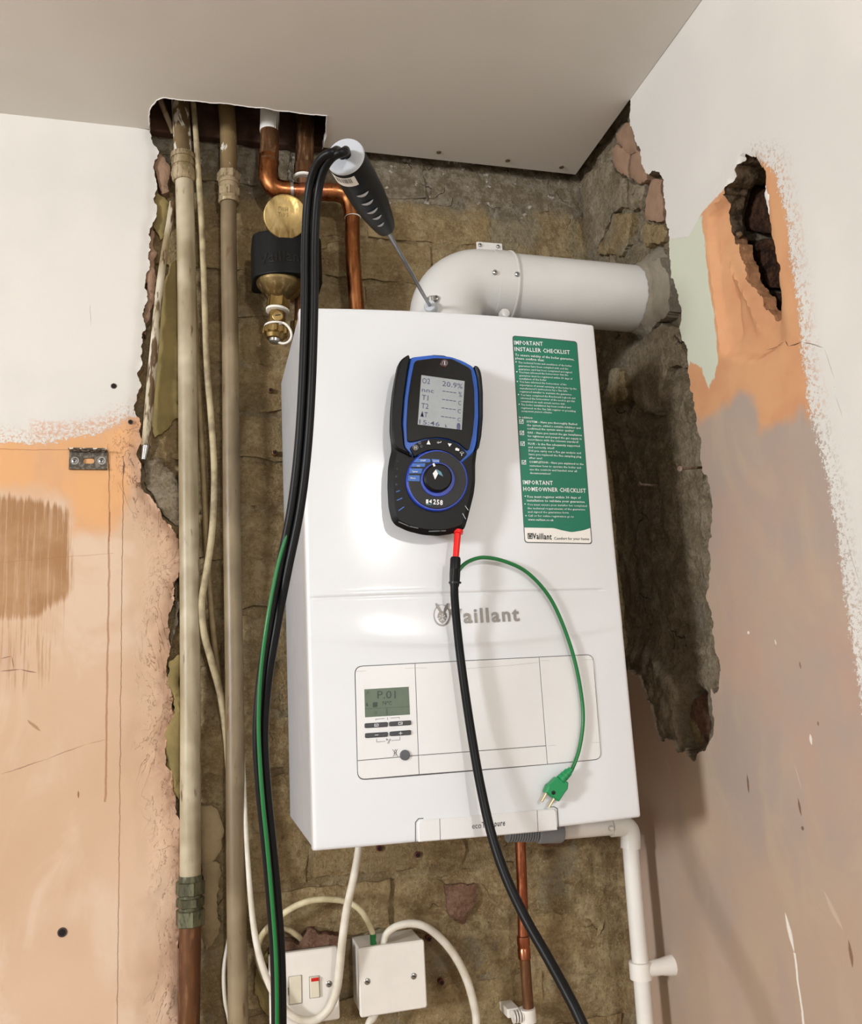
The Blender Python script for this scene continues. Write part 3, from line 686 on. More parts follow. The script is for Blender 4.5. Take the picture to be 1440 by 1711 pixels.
for px, d0, mt in [([(1025, 222), (1050, 205), (1054, 220), (1060, 240), (1063, 255), (1050, 258), (1038, 247)], .006, 'pink'),
                   ([(1020, 250), (1032, 242), (1049, 259), (1048, 298), (1032, 288), (1022, 270)], .006, 'pink'),
                   ([(1052, 259), (1067, 253), (1082, 283), (1080, 300), (1067, 307), (1052, 297)], .004, 'pink'),
                   ([(1048, 302), (1067, 310), (1075, 307), (1067, 350), (1055, 352), (1047, 343)], .009, 'stone2'),
                   ([(1087, 300), (1103, 300), (1106, 337), (1105, 367), (1077, 367), (1076, 330)], .008, 'pinkgrey'),
                   ([(1073, 373), (1105, 377), (1112, 387), (1106, 403), (1077, 413), (1070, 393)], .009, 'stone'),
                   ([(1023, 357), (1052, 355), (1047, 407), (1037, 427), (993, 425), (1010, 393)], .009, 'stone'),
                   ([(972, 300), (1013, 267), (1046, 303), (1044, 347), (1023, 353), (997, 413), (972, 387)], .010, 'stone2'),
                   ([(1017, 620), (1040, 620), (1045, 660), (1020, 677), (1013, 650)], .004, 'stone'),
                   ([(1043, 613), (1075, 560), (1103, 540), (1133, 547), (1147, 613), (1117, 613), (1093, 693), (1060, 680)], .006, 'cement2'),
                   ([(1075, 440), (1100, 430), (1115, 470), (1118, 520), (1080, 560), (1068, 545), (1080, 500)], .004, 'cement')]:
    chunk('render_fragment', 'right', px, d0, .024, {'pinkgrey': M['pink'], 'cement2': M['stone2']}.get(mt) or M[mt], wall_right)
# crumbling mortar along the hole's inner edge
for i, (px, py, r_) in enumerate([(1220, 338, 6), (1226, 352, 8), (1222, 366, 5), (1230, 372, 6), (1226, 386, 7), (1236, 392, 5), (1232, 405, 7), (1240, 416, 6), (1238, 430, 6), (1246, 440, 5), (1216, 330, 4), (1244, 455, 5)]):
    c3 = at(px, py, 0, XR + .020 + rnd.uniform(0, .010)); bm = bmesh.new(); bmesh.ops.create_icosphere(bm, subdivisions=2, radius=r_ * .00075)
    for v in bm.verts: v.co *= rnd.uniform(.75, 1.2)
    bmesh.ops.scale(bm, vec=(1.4, 1.1, rnd.uniform(.8, 1.2)), verts=bm.verts)
    me = bpy.data.meshes.new('mortar_lump'); bm.to_mesh(me); bm.free(); me.materials.append(M['core3'] if i % 3 else M['stone2'])
    o = bpy.data.objects.new('mortar_lump', me); COL.objects.link(o); o.parent = wall_right; o.location = c3
chunk('plaster_fragment', 'right', [(1276, 308), (1284, 312), (1288, 330), (1286, 348), (1280, 358), (1276, 340), (1274, 322)], -.001, .012, M['putty'], wall_right, .2)
# sooty bricks inside the hole
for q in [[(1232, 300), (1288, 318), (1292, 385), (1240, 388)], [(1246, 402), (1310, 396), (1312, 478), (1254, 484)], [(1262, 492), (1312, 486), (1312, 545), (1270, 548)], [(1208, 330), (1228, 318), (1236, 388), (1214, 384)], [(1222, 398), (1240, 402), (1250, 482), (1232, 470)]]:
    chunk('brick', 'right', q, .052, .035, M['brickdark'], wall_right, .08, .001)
chunk('brick', 'right', [(1150, 1168), (1170, 1160), (1182, 1195), (1186, 1225), (1178, 1240), (1160, 1228), (1148, 1195)], .028, .03, M['brickred'], wall_right, .2)
chunk('stone', 'right', [(1142, 1188), (1152, 1200), (1168, 1225), (1178, 1246), (1168, 1252), (1150, 1236)], .026, .03, M['stone'], wall_right, .2)

# ceiling with its cut-out, screws, timber above
k = NT('ceiling_paint', .8, spec=.2); k.col(k.mix(k.ss(k.noise(3, 4), .4, .6), '#e2dfd9', '#dddad3')); k.bump(k.noise(120, 4), .1, .001); M['ceil'] = k.m
def CL(px, py): P = at(px, py, 2, ZC); return (P[0], P[1])
ch = [CL(*q) for q in [(250, 214), (251, 182), (262, 167), (275, 163), (400, 176), (546, 193), (541, 243), (538, 250)]]
chf = [tuple(q) for q in fract(ch, .06, .004, False)]
cpoly = [(-5.2, .0), (chf[0][0], .0)] + chf[1:-1] + [(chf[-1][0], -.001), (XR - .001, -.001), (XR + .001, -4.4), (-5.2, -4.4)]
def flat_slab(name, poly, z0, z1, m, parent=None):
    P = [Vector(q) for q in poly]; vv, ee, ff, ov, oe, of = delaunay_2d_cdt(P, [], [list(range(len(P)))], 1, 1e-7)
    V = [(v.x, v.y, z0) for v in vv]; n = len(V); V += [(v.x, v.y, z1) for v in vv]; Fs = [tuple(f) for f in ff] + [tuple(i + n for i in f)[::-1] for f in ff]
    mp = {}
    for i, o_ in enumerate(ov):
        for q in o_: mp[q] = i
    N = len(P)
    for i in range(N): a, b = mp[i], mp[(i + 1) % N]; Fs.append((a, b, b + n, a + n))
    o = obj(name, V, Fs, m, parent); bm = bmesh.new(); bm.from_mesh(o.data); bmesh.ops.recalc_face_normals(bm, faces=bm.faces); bm.to_mesh(o.data); bm.free(); return o
ceiling = struct(flat_slab('ceiling', cpoly, ZC, ZC + .0125, M['ceil']))
box('joist', (-3.2, -.135, ZC + .0126), (XR, -.09, ZC + .19), M['void'], ceiling, .002)
box('wall_plate', (-.30, .008, ZC + .004), (.085, .030, ZC + .085), M['void'], ceiling, .003)
box('floorboard', (-3.2, -1.2, ZC + .195), (.66, .04, ZC + .215), M['void'], ceiling, .001)
for px, py in [(733, 254), (848, 268), (938, 279)]:
    x, y = CL(px, py); lathe('screw', [(0, .0042), (.0012, .0042), (.0016, .003), (.003, .0015)], (x, y, ZC - .0012), (x, y, ZC + 1), M['rust'], ceiling, 14)
# torn paper rim of the plasterboard along the cut
rim = [Vector((a, b, ZC - .0003)) for a, b in chf[2:-1]]
tube('paper_edge', [np.array(v) for v in rim], .0007, M['putty'], ceiling, 6, False)
k = NT('floor_boards', .6); k.col(k.mix(k.ss(k.noise(6, 4), .4, .6), '#8d7a66', '#a08b74')); 
floor = struct(flat_slab('floor', [(-4.0, .05), (XR, .05), (XR, -4.4), (-4.0, -4.4)], -.03, 0, k.m))

# ---------------------------------------------------------------- boiler
def strokes(name, lines, w, yf, fn, m, parent, **kw):
    V = []; Fs = []
    for L in lines:
        P = [np.array((fn(*q)[0], fn(*q)[2])) for q in L]
        for a, b in zip(P[:-1], P[1:]):
            u = (b - a) / (np.linalg.norm(b - a) + 1e-12); n = np.array([-u[1], u[0]]) * w / 2; e = u * w / 2; k0 = len(V)
            K = max(1, int(abs(b[0] - a[0]) / .03)) if yf is fy else 1
            for i in range(K + 1):
                p = (a - e) + (b + e - a + e) * i / K
                for s_ in (1, -1): q = p + n * s_; V.append((q[0], yf(q[0], q[1]), q[1]))
            Fs += [(k0 + 2 * i, k0 + 2 * i + 1, k0 + 2 * i + 3, k0 + 2 * i + 2) for i in range(K)]
    return obj(name, V, Fs, m, parent, **kw)
def fy(x, z, off=.0003): return -BD - bow(x) - off
def fyr(x, z, off): return fy(x, z, off) + float(relief(np.array([x]), np.array([z]))[0])
boiler = thing('boiler', 'white wall-hung gas boiler in the middle of the bare wall', 'boiler')
cas = box('casing', (.0012, -BD + .018, Z0 + .0005), (BW - .0012, -.006, Z0 + BH - .0008), M['boiler_side'], boiler, .0015, label='grey-white side casing')
box('hanging_bracket', (.05, -.008, Z0 + .50), (.34, .020, Z0 + .56), M['zinc'], boiler, .001)
zr = F(780, 991)[2]; zs0 = F(761, 1073)[2]
def relief(X, Z):
    ex = np.clip(X / .012, 0, 1) * np.clip((BW - .022 - X) / .006, 0, 1)
    g = np.exp(-((Z - zr) / .0016) ** 2) * .0016 * ex - np.exp(-((Z - zr - .004) / .003) ** 2) * .0006 * ex
    zs = zs0 + .015 * (2 * X / BW - 1) ** 2; t = Z - zs; a = np.clip(1 - (2 * X / BW - 1) ** 2 * .8, 0, 1)
    up = np.where(t > 0, np.exp(-(t / .022) ** 2), np.exp(-(t / .006) ** 2)); return g - .0026 * up * a
xs = np.concatenate([[0, .0004, .0012, .0025, .004], np.linspace(.006, BW - .006, 70), [BW - .004, BW - .0025, BW - .0012, BW - .0004, BW]])
zz = np.concatenate([[0, .0004, .0012, .0025], np.arange(.004, BH - .004, .006), [BH - .0025, BH - .0012, BH - .0004, BH], np.arange(zr - Z0 - .008, zr - Z0 + .010, .0008), np.arange(zs0 - Z0 - .006, zs0 - Z0 + .016, .0012)]); zz = np.unique(np.round(zz, 5))
GX, GZ = np.meshgrid(xs, zz)
def edge_round(t, T, r=.004):
    d = np.minimum(t, T - t); d = np.clip(d, 0, r); return r - np.sqrt(np.maximum(r * r - (r - d) ** 2, 0))
GY = -BD - .012 * (1 - (2 * GX / BW - 1) ** 2) + relief(GX, GZ + Z0) + edge_round(GX, BW) + edge_round(GZ, BH)
nx, nz = len(xs), len(zz); V = np.stack([GX.ravel(), GY.ravel(), GZ.ravel() + Z0], 1).tolist()
Fs = [(r * nx + c, r * nx + c + 1, (r + 1) * nx + c + 1, (r + 1) * nx + c) for r in range(nz - 1) for c in range(nx - 1)]
idx = list(range(nx)) + [k_ * nx + nx - 1 for k_ in range(1, nz)] + [nx * nz - 1 - k_ for k_ in range(1, nx)] + [(nz - 1 - k_) * nx for k_ in range(1, nz - 1)]
n0 = len(V); V += [(V[i][0], -BD + .019, V[i][2]) for i in idx]; N = len(idx)
Fs += [(idx[(i + 1) % N], idx[i], n0 + i, n0 + (i + 1) % N) for i in range(N)]
fc = obj('front_cover', V, Fs, M['boiler'], boiler, True); fc.data.set_sharp_from_angle(angle=math.radians(60))

def fx(L): return XZ(L, F)
pan = plate('control_panel', roundpoly(fx([(592, 1113), (990.5, 1093), (1004.5, 1269), (597, 1304)]), .009), -BD - .0004, M['gap'], boiler, .003, .0002, curved=True)
def flap(name, L, r, parent=pan, off=.0016, m='panel', ins=.00045, **kw):
    return plate(name, inset(np.array(roundpoly(fx(L), r)), ins), -BD - off, M[m], parent, .0014, .0005, curved=True, **kw)
d1 = [(693, 1108.5), (698.7, 1262), (700, 1294)]; d2 = [(900, 1098), (911.5, 1246), (914, 1277)]
flap('display_cover', [(592.8, 1113.5), d1[0], d1[1], (596.8, 1271)], [.009, 0, 0, 0])
flap('lower_strip', [(596.8, 1271), d1[1], d1[2], (597.3, 1303)], [0, 0, 0, .009])
flap('door_flap', [d1[0], d2[0], d2[1], d1[1]], 0)
flap('lower_strip', [d1[1], d2[1], d2[2], d1[2]], 0)
flap('side_cover', [d2[0], (990, 1093.6), (1004, 1268.5), d2[2]], [0, .009, .009, 0])
PF = lambda x, z: fy(x, z, .0018)
strokes('seam_lines', [[(594, 1122), (692, 1116)], [(694, 1116), (782, 1117), (850, 1112), (898, 1107)], [(903, 1104), (990, 1102)], [(914, 1246), (1002, 1240)], [(990, 1104), (996, 1160), (1001, 1238)]], .0004, PF, F, simple('faint_line', '#b9b7b2', .5), pan)
q = lambda x, y: (590 + x / 8.146, 1100 + y / 8.146)
strokes('display_frame', [[q(142, 415), q(140, 345), q(742, 308), q(748, 385)]], .0004, PF, F, M['panel'], pan)
lcd = plate('display', fx([q(148, 422), q(750, 387), q(768, 765), q(157, 803)]), -BD - .0019, M['lcd2'], pan, .001, .0001, curved=True, label='green-grey display reading P.01')
LY = lambda x, z: fy(x, z, .0021)
def ft(s, a, b, hpx, yf, off=0., shear=0, res=2, fn=F):
    A, B = fn(*a), fn(*b); T = fn(a[0], a[1] - hpx); return text_place(s, (A[0], A[2]), (B[0], B[2]), abs(T[2] - A[2]), yf, off, shear, res)
def quad(L, yf, fn=F):
    P = [fn(*p) for p in L]; return [(p[0], yf(p[0], p[2]), p[2]) for p in P], [tuple(range(len(P)))]
lettering('display_digits', [ft('P.01', q(325, 548), q(572, 545), 13, LY), ft('74°C', q(388, 638), q(520, 632), 5.5, LY, .01), quad([q(262, 600), q(325, 596), q(326, 660), q(263, 668)], LY),
    quad([q(172, 620), q(186, 600), q(200, 648), q(174, 652)], LY)], M['lcd2_ink'], lcd)
strokes('display_lines', [[q(158, 688), q(764, 657)], [q(445, 684), q(449, 765)], [q(458, 684), q(462, 765)], [q(278, 728), q(316, 726), q(316, 752), q(284, 755)], [q(168, 492), q(196, 462)], [q(186, 455), q(206, 452), q(208, 472), q(192, 474)],
    [q(400, 590), q(520, 585)]], .00035, LY, F, M['lcd2_ink'], lcd)
BY = lambda x, z: fy(x, z, .0040)
for L, ic in [([(150, 885), (465, 865), (465, 930), (150, 948)], 0), ([(485, 862), (780, 843), (782, 905), (487, 924)], 1), ([(155, 1020), (465, 1000), (466, 1064), (157, 1084)], 2), ([(490, 998), (780, 974), (782, 1040), (492, 1058)], 3)]:
    b_ = plate('button', roundpoly(fx([q(*p) for p in L]), .0016), -BD - .0035, M['btn'], pan, .002, .0007, curved=True)
    cx_ = sum(p[0] for p in L) / 4; cy_ = sum(p[1] for p in L) / 4; c = lambda dx, dy: q(cx_ + dx, cy_ + dy - dx * .06)
    S = [[[c(-25, -15), c(25, -15), c(25, 15), c(-25, 15), c(-25, -15)], [c(-10, 4), c(0, 4), c(0, 12)]], [[c(-25, -15), c(25, -15), c(25, 15), c(-25, 15), c(-25, -15)], [c(2, 2), c(14, 2)]], [[c(-22, 0), c(22, 0)]], [[c(-20, 0), c(20, 0)], [c(0, -20), c(0, 20)]]][ic]
    strokes('symbol', S, .0005, lambda x, z: fy(x, z, .0037), F, M['wprint'], b_)
rb = plate('reset_button', circ(*[F(675.6, 1261.4)[i] for i in (0, 2)], .0056, 32), -BD - .0042, M['btn2'], pan, .003, .0008, curved=True, label='round grey button')
strokes('panel_print', [[q(304, 842), q(304, 827), q(420, 818)], [q(508, 812), q(624, 803), q(624, 820)], [q(463, 808), q(463, 834)], [q(314, 1096), q(316, 1138), q(430, 1128)], [q(518, 1118), q(632, 1108), q(630, 1070)], [q(462, 1158), q(492, 1100)], [q(478, 1160), q(506, 1098)],
    [q(530, 1238), q(602, 1332)], [q(598, 1236), q(538, 1334)], [q(552, 1300), q(556, 1262), q(570, 1240), q(582, 1266), q(586, 1300)], [q(560, 1318), q(580, 1316)], [q(448, 1092), q(466, 1104), q(452, 1116), q(448, 1092)]], .0004, PF, F, M['dark'], pan)
# lower name flap
nf = plate('name_flap', roundpoly(fx([(697, 1370), (928, 1350), (930, 1386.5), (699, 1406.5)]), [.006, .006, 0, 0]), -BD - .0026, M['panel'], boiler, .004, .0012, curved=True)
for L_ in ([(733.6, 1368), (734.5, 1403)], [(895.8, 1354), (897.5, 1388)]): strokes('seam_line', [L_], .0006, lambda x, z: fy(x, z, .0027), F, M['gap'], nf)
strokes('recess_shadow_gap', [[(694, 1406), (694, 1374), (699, 1368), (925, 1348), (931, 1351), (933, 1386)]], .0009, lambda x, z: fy(x, z, .0003), F, M['gap'], nf)
NY = lambda x, z: fy(x, z, .0028)
lettering('lettering', [ft('eco', (787.4, 1384.3), (803, 1383), 10, NY, .0), ft('TEC', (804, 1382.8), (821.5, 1381), 10, NY, .02), ft('pure', (823.9, 1380.4), (842.5, 1378.6), 9.5, NY, .025, .25)], M['gprint'], nf)
# emblem and name
g7 = lambda x, y: (560 + x / 2.88, 960 + y / 2.88); LG = lambda x, z: fyr(x, z, .0009)
c0 = F(*g7(512, 195)); 
def emb(name, pts, m=M['logo'], off=.0009, parent=boiler, bev=.0002, th=.0012):
    o = plate(name, [(F(*g7(*p))[0], F(*g7(*p))[2]) for p in pts], -BD - off, m, parent, th, bev, curved=True)
    R_ = relief(np.array([v.co.x for v in o.data.vertices]), np.array([v.co.z for v in o.data.vertices]))
    for v, r_ in zip(o.data.vertices, R_): v.co.y += float(r_)
    return o
lettering('name_lettering', [ft('Vaillant', (750, 1041.8), (867.5, 1037), 23.5, LG, .026, 0, 4)], M['logo'], boiler)
lo = emb('emblem', [(512 + 40 * math.cos(t), 195 + (54 if math.sin(t) > 0 else 50) * math.sin(t)) for t in np.linspace(0, 2 * math.pi, 40, endpoint=False)])
emb('emblem_field', [(512 + 34 * math.cos(t), 194 + 47 * math.sin(t)) for t in np.linspace(0, 2 * math.pi, 40, endpoint=False)], M['boiler'], .0012, lo)
emb('ear', [(500, 182), (486, 160), (481, 138), (492, 145), (505, 165), (511, 180)], M['logo'], .0018, lo)
emb('ear', [(517, 180), (524, 160), (536, 140), (543, 137), (540, 160), (527, 182)], M['logo'], .0018, lo)
emb('hare_face', [(494, 185), (512, 176), (532, 185), (536, 205), (526, 226), (513, 238), (500, 227), (489, 206)], M['logo'], .0016, lo)
strokes('face_lines', [[g7(501, 198), g7(506, 202)], [g7(525, 198), g7(519, 202)], [g7(513, 190), g7(513, 214)], [g7(505, 222), g7(513, 216), g7(521, 222)], [g7(500, 208), g7(490, 214)], [g7(526, 208), g7(536, 214)]], .0007, lambda x, z: fyr(x, z, .0020), F, M['boiler'], lo)
# checklist sticker
s6 = lambda x, y: (830 + x / 4.5, 540 + y / 4.5)
cn = [s6(118, 95), s6(600, 140), s6(715, 1660), s6(210, 1650)]
plate('sticker_edge', roundpoly(fx([(cn[0][0] - .5, cn[0][1] - .5), (cn[1][0] + .5, cn[1][1] - .5), (cn[2][0] + .5, cn[2][1] + .5), (cn[3][0] - .5, cn[3][1] + .5)]), .0045), -BD - .0002, M['gprint'], boiler, .0006, 0, curved=True)
stk = plate('checklist_sticker', roundpoly(fx([s6(122, 99), s6(597, 144), s6(710, 1655), s6(213, 1645)]), .004), -BD - .0003, M['wst'], boiler, .0006, 0, curved=True, label='green and white checklist sticker')
plate('green_field', roundpoly(fx([s6(122, 99), s6(597, 144), s6(702, 1540), s6(650, 1558), s6(560, 1572), s6(480, 1556), s6(430, 1541), s6(205, 1537)]), [.004, .004, 0, .004, .004, .004, .004, 0]), -BD - .0005, M['green_st'], stk, .0004, 0, curved=True)
SY = lambda x, z: fy(x, z, .00075)
TL = '''IMPORTANT|130,162,345,172,30,b
INSTALLER CHECKLIST|133,210,548,235,30,b
To ensure validity of the boiler guarantee,|137,247,580,282,17,b
please confirm that:|138,272,355,289,17,b
The technical forms and conditions of the boiler|160,303,562,330,14,r
guarantee have been complied with and the|162,328,535,352,14,r
guarantee card has been completed and signed|163,353,563,378,14,r
You have informed the homeowner that the|166,377,535,398,14,r
guarantee must be registered within 30 days of|167,401,567,427,14,r
installation of the boiler|168,425,372,436,14,r
You have informed the homeowner of the|170,448,522,470,14,r
importance of annual servicing of the boiler by the|170,472,597,502,14,r
manufacturer's instructions by a Gas Safe|172,497,528,518,14,r
registered installer to maintain the guarantee|173,521,560,545,14,r
You have completed the Benchmark logbook and|177,547,588,572,14,r
informed the homeowner of the need to get this|178,571,585,595,14,r
completed on each annual service visit|180,595,510,615,14,r
The boiler installation has been notified and|180,620,553,642,14,r
registered on the Gas Safe register or prevailing|182,644,590,670,14,r
competent person scheme|183,668,412,680,14,r
In addition:|165,715,270,720,14,b
SYSTEM - Have you thoroughly flushed|223,748,602,768,15,b
the system, added a suitable inhibitor and|225,774,627,797,15,s
confirmed the system water quality?|226,800,578,818,15,s
GAS - Have you tested the gas installation|228,830,637,851,15,b
for tightness and purged the gas supply in|230,856,635,878,15,s
accordance with the relevant standard?|232,882,613,903,15,s
FLUE - Is the flue adequately supported|234,914,622,932,15,b
and correctly sited?|235,940,432,948,15,s
Did you carry out a flue gas analysis and|238,966,630,985,15,s
have you replaced the flue sampling plug|240,993,633,1013,15,s
after use?|241,1020,340,1025,15,s
COMPLETION - Have you explained to the|243,1051,650,1068,15,b
customer how to operate the boiler and|244,1079,630,1095,15,s
use the controls and handed over all|246,1107,600,1121,15,s
documentation?|248,1134,405,1140,15,s
IMPORTANT|196,1212,420,1218,31,b
HOMEOWNER CHECKLIST|198,1262,668,1276,31,b
You must register within 30 days of|224,1313,630,1321,17,b
installation to validate your guarantee|225,1341,658,1352,17,b
You must ensure your installer has completed|228,1371,675,1382,15,r
the technical requirements of the guarantee|229,1399,662,1409,15,r
and signed the guarantee form|231,1426,538,1433,15,r
Call or for online registration go to|233,1455,577,1463,15,r
www.vaillant.co.uk|234,1484,425,1489,15,b'''
its = []
for ln in TL.split('\n'):
    s_, r_ = ln.split('|'); v = r_.split(','); x0, y0, x1, y1, h = map(float, v[:5])
    its.append(ft(s_, s6(x0, y0), s6(x1, y1), h / 4.5, SY, {'b': .016, 's': .009, 'r': .003}[v[5]], 0, 1))
for x, y in [(143, 292), (149, 367), (153, 440), (161, 538), (166, 611), (212, 1302), (210, 1360), (217, 1448)]:
    its.append(quad([s6(x - 4, y - 4), s6(x + 4, y - 4), s6(x + 4, y + 4), s6(x - 4, y + 4)], SY))
lettering('lettering', its, M['wprint'], stk)
bl = []
for x, y in [(182, 741), (186, 826), (191, 907), (201, 1047)]:
    bl += [[s6(x - 14, y - 14), s6(x + 14, y - 12), s6(x + 15, y + 15), s6(x - 13, y + 13), s6(x - 14, y - 14)], [s6(x - 7, y - 2), s6(x, y + 7), s6(x + 14, y - 16)]]
strokes('tick_boxes', bl, .00075, SY, F, M['wprint'], stk)
lettering('footer_lettering', [ft('Vaillant', s6(268, 1622), s6(411, 1627), 44 / 4.5, SY, .02), ft('Comfort for your home', s6(430, 1628), s6(692, 1632), 20 / 4.5, SY)], M['dark'], stk)
strokes('footer_emblem', [[s6(232, 1582), s6(263, 1583), s6(264, 1620), s6(234, 1619), s6(232, 1582)], [s6(240, 1588), s6(248, 1600), s6(256, 1588)], [s6(242, 1602), s6(248, 1613), s6(255, 1602), s6(242, 1602)]], .0009, SY, F, M['dark'], stk)

# ---------------------------------------------------------------- flue
flue = thing('flue', 'white boiler flue bending right into the masonry', 'flue')
fx0, fy0, fz0, fr = .222, -.150, Z0 + .733, .0515; rb_ = .056
vert = [(fx0, fy0, Z0 + BH - .004), (fx0, fy0, fz0 - rb_)]
arc = [(fx0 + rb_ * (1 - math.cos(t)), fy0, fz0 - rb_ + rb_ * math.sin(t)) for t in np.linspace(0, math.pi / 2, 14)]
hor = [(.300, fy0, fz0)]
tube('elbow', vert + arc[1:] + hor, fr, M['flue'], flue, 48, False)
tube('flue_pipe', [(.312, fy0, fz0 - .0005), (.575, fy0 + .002, fz0 - .004)], fr - .0016, M['flue'], flue, 48, False)
V, Fs = lathe_geo([(0, fr - .0012), (0, fr + .0006), (.026, fr + .0006), (.0262, fr + .0014), (.0282, fr + .0014), (.0284, fr - .0012)], (.292, fy0, fz0), (1, fy0, fz0), 48)
obj('collar', V, Fs, M['flue'], flue, True).data.set_sharp_from_angle(angle=math.radians(30))
def oncyl(px, py, r=fr + .0014):                # a point on the horizontal flue's surface
    y = fy0 - r * .7
    for _ in range(12):
        P = at(px, py, 1, y); dz = P[2] - fz0; y = fy0 - math.sqrt(max(r * r - dz * dz, 1e-6))
    return P
def screw(name, P, nrm, r, m, parent, h=.002, cross=True):
    P = np.array(P, float); nrm = np.array(nrm, float); nrm /= np.linalg.norm(nrm)
    o = lathe(name, [(-.001, r), (h * .4, r), (h * .8, r * .8), (h, r * .45)], P, P + nrm, m, parent, 18)
    a = np.cross(nrm, [.3, 0, 1]); a /= np.linalg.norm(a); b = np.cross(nrm, a); c = P + nrm * h * 1.02
    V = []; Fs = []
    for u, v in ((a, b), (b, a)) if cross else ((a, b),):
        k0 = len(V); L = r * .62; w = r * .14
        V += [c + u * L + v * w, c - u * L + v * w, c - u * L - v * w, c + u * L - v * w]; Fs.append((k0, k0 + 1, k0 + 2, k0 + 3))
    obj('slot', V, Fs, M['dark'], o); return o
for px, py in [(827, 455), (864, 458)]:
    P = oncyl(px, py); screw('screw', P, (0, P[1] - fy0, P[2] - fz0), .0036, M['zinc'], flue)
P = at(767, 511, 1, fy0 - fr + .004); screw('screw', P, (P[0] - fx0, P[1] - fy0, 0), .0036, M['zinc'], flue)
br = [Y(795, 409, fy0 - .012), Y(838, 413, fy0 - .012)]
V, Fs = box_geo((br[0][0], fy0 - .016, fz0 + fr - .006), (br[1][0], fy0 - .012, fz0 + fr + .010)); finish(obj('clamp_lug', V, Fs, M['flue'], flue), .0012)
for px in (802, 832):
    P = Y(px, 413.5, fy0 - .0165); P[2] = fz0 + fr + .004; screw('screw', P, (0, -1, 0), .0028, M['zinc'], flue)
P = Y(846, 521, fy0 - fr * .9); lathe('knob', [(0, .0075), (.006, .0075), (.009, .006), (.010, .003)], P + np.array([0, .012, 0]), P, M['flue'], flue, 20)
PORT = Y(718, 511, -.2015); PORT[2] += 0
pd = np.array([-.17, -.3165, 0.]); pd /= np.linalg.norm(pd)
lathe('sampling_port', [(-.02, .0085), (.004, .0085), (.0055, .0075), (.006, .004)], PORT - pd * .004, PORT + pd, M['capgrey'], flue, 24)
screw('screw', Y(728, 498, -.197), (-.4, -.9, .2), .0042, M['zinc'], flue)
lathe('port_cap', [(0, .0058), (.006, .0058), (.007, .004)], Y(722, 503, -.196), Y(722, 503, -.196) + np.array([-.2, -.3, .9]), M['zinc'], flue, 16)
# cement fillet where the flue meets the wall
nA = 64; V = []; Fs = []; rr = [.0500, .0535, .058, .072]; xx = [.5238 - .002, .5238 + .006, .5238 + .014, .5238 + .028]
for j in range(4):
    for i in range(nA):
        t = 2 * math.pi * i / nA; w = 1 + (.0 if j == 0 else .05 * j) * math.sin(3 * t + 1) + rnd.uniform(-1, 1) * .02 * j
        V.append((xx[j] + rnd.uniform(-1, 1) * .0012, fy0 + rr[j] * w * math.cos(t), fz0 - .004 + rr[j] * w * math.sin(t)))
for j in range(3):
    for i in range(nA): i2 = (i + 1) % nA; Fs.append((j * nA + i, (j + 1) * nA + i, (j + 1) * nA + i2, j * nA + i2))
obj('cement_fillet', V, Fs, M['cement'], wall_right, True)

# ---------------------------------------------------------------- analyser
YA = -.324
a5 = lambda x, y: Y(600 + x / 4.754, 560 + y / 4.754, YA)
def ax(L): return [(a5(*p)[0], a5(*p)[2]) for p in L]
ana = thing('flue_gas_analyser', 'black and blue handheld flue gas analyser stuck to the boiler front', 'analyser')
body = [(398, 150), (345, 183), (315, 220), (292, 330), (272, 450), (258, 600), (254, 750), (266, 850), (270, 905), (255, 960), (241, 1050), (238, 1200), (246, 1350), (270, 1455), (300, 1498), (400, 1545), (520, 1575), (640, 1583), (740, 1570), (810, 1548), (855, 1530), (880, 1450), (905, 1350), (930, 1250), (942, 1150), (942, 1000), (955, 900), (975, 800), (987, 650), (987, 450), (977, 330), (965, 275), (940, 240), (915, 236), (830, 190), (735, 158), (700, 138), (600, 132), (575, 146), (405, 163)]
bd_ = plate('body', roundpoly(ax(body), .004, 3), YA + .004, M['black'], ana, .030, .006)
bx_, bz_ = np.mean(ax(body), 0)
for v in bd_.data.vertices:
    if v.co.y > YA + .020: v.co.x = bx_ + (v.co.x - bx_) * .90 + .004; v.co.z = bz_ + (v.co.z - bz_) * .96 + .002
ap = lambda name, L, off, m, r=0, bev=.0006, th=.003, **kw: plate(name, roundpoly(ax(L), r, 4) if r else ax(L), YA - off, M[m] if isinstance(m, str) else m, kw.pop('parent', ana), th, bev, **kw)
ap('blue_frame', [(412, 172), (580, 152), (735, 166), (830, 200), (912, 246), (940, 330), (952, 450), (955, 650), (938, 850), (918, 920), (870, 968), (812, 1015), (790, 1000), (430, 950), (432, 968), (360, 885), (347, 700), (360, 500), (388, 300)], -.002, 'blue', .004, .001, .004)
for L in ([(398, 150), (345, 183), (318, 215), (292, 330), (275, 450), (262, 600), (258, 750), (268, 850), (300, 905), (430, 965), (362, 885), (344, 700), (358, 500), (386, 300), (405, 200)], [(915, 238), (943, 244), (965, 280), (975, 330), (985, 450), (985, 650), (972, 800), (952, 900), (920, 925), (940, 850), (956, 650), (953, 450), (940, 330)]):
    ap('grip', L, .001, 'black', .003, .002, .008)
ap('screen_bezel', [(440, 205), (600, 183), (740, 190), (885, 265), (912, 430), (915, 620), (900, 790), (868, 925), (790, 858), (710, 826), (620, 812), (520, 822), (440, 846), (384, 850), (378, 700), (390, 500), (415, 330)], .001, 'gloss', .004)
arcp = lambda cx, cy, r, a0, a1, n: [(cx + r * math.cos(math.radians(t)), cy + r * math.sin(math.radians(t))) for t in np.linspace(a0, a1, n)]
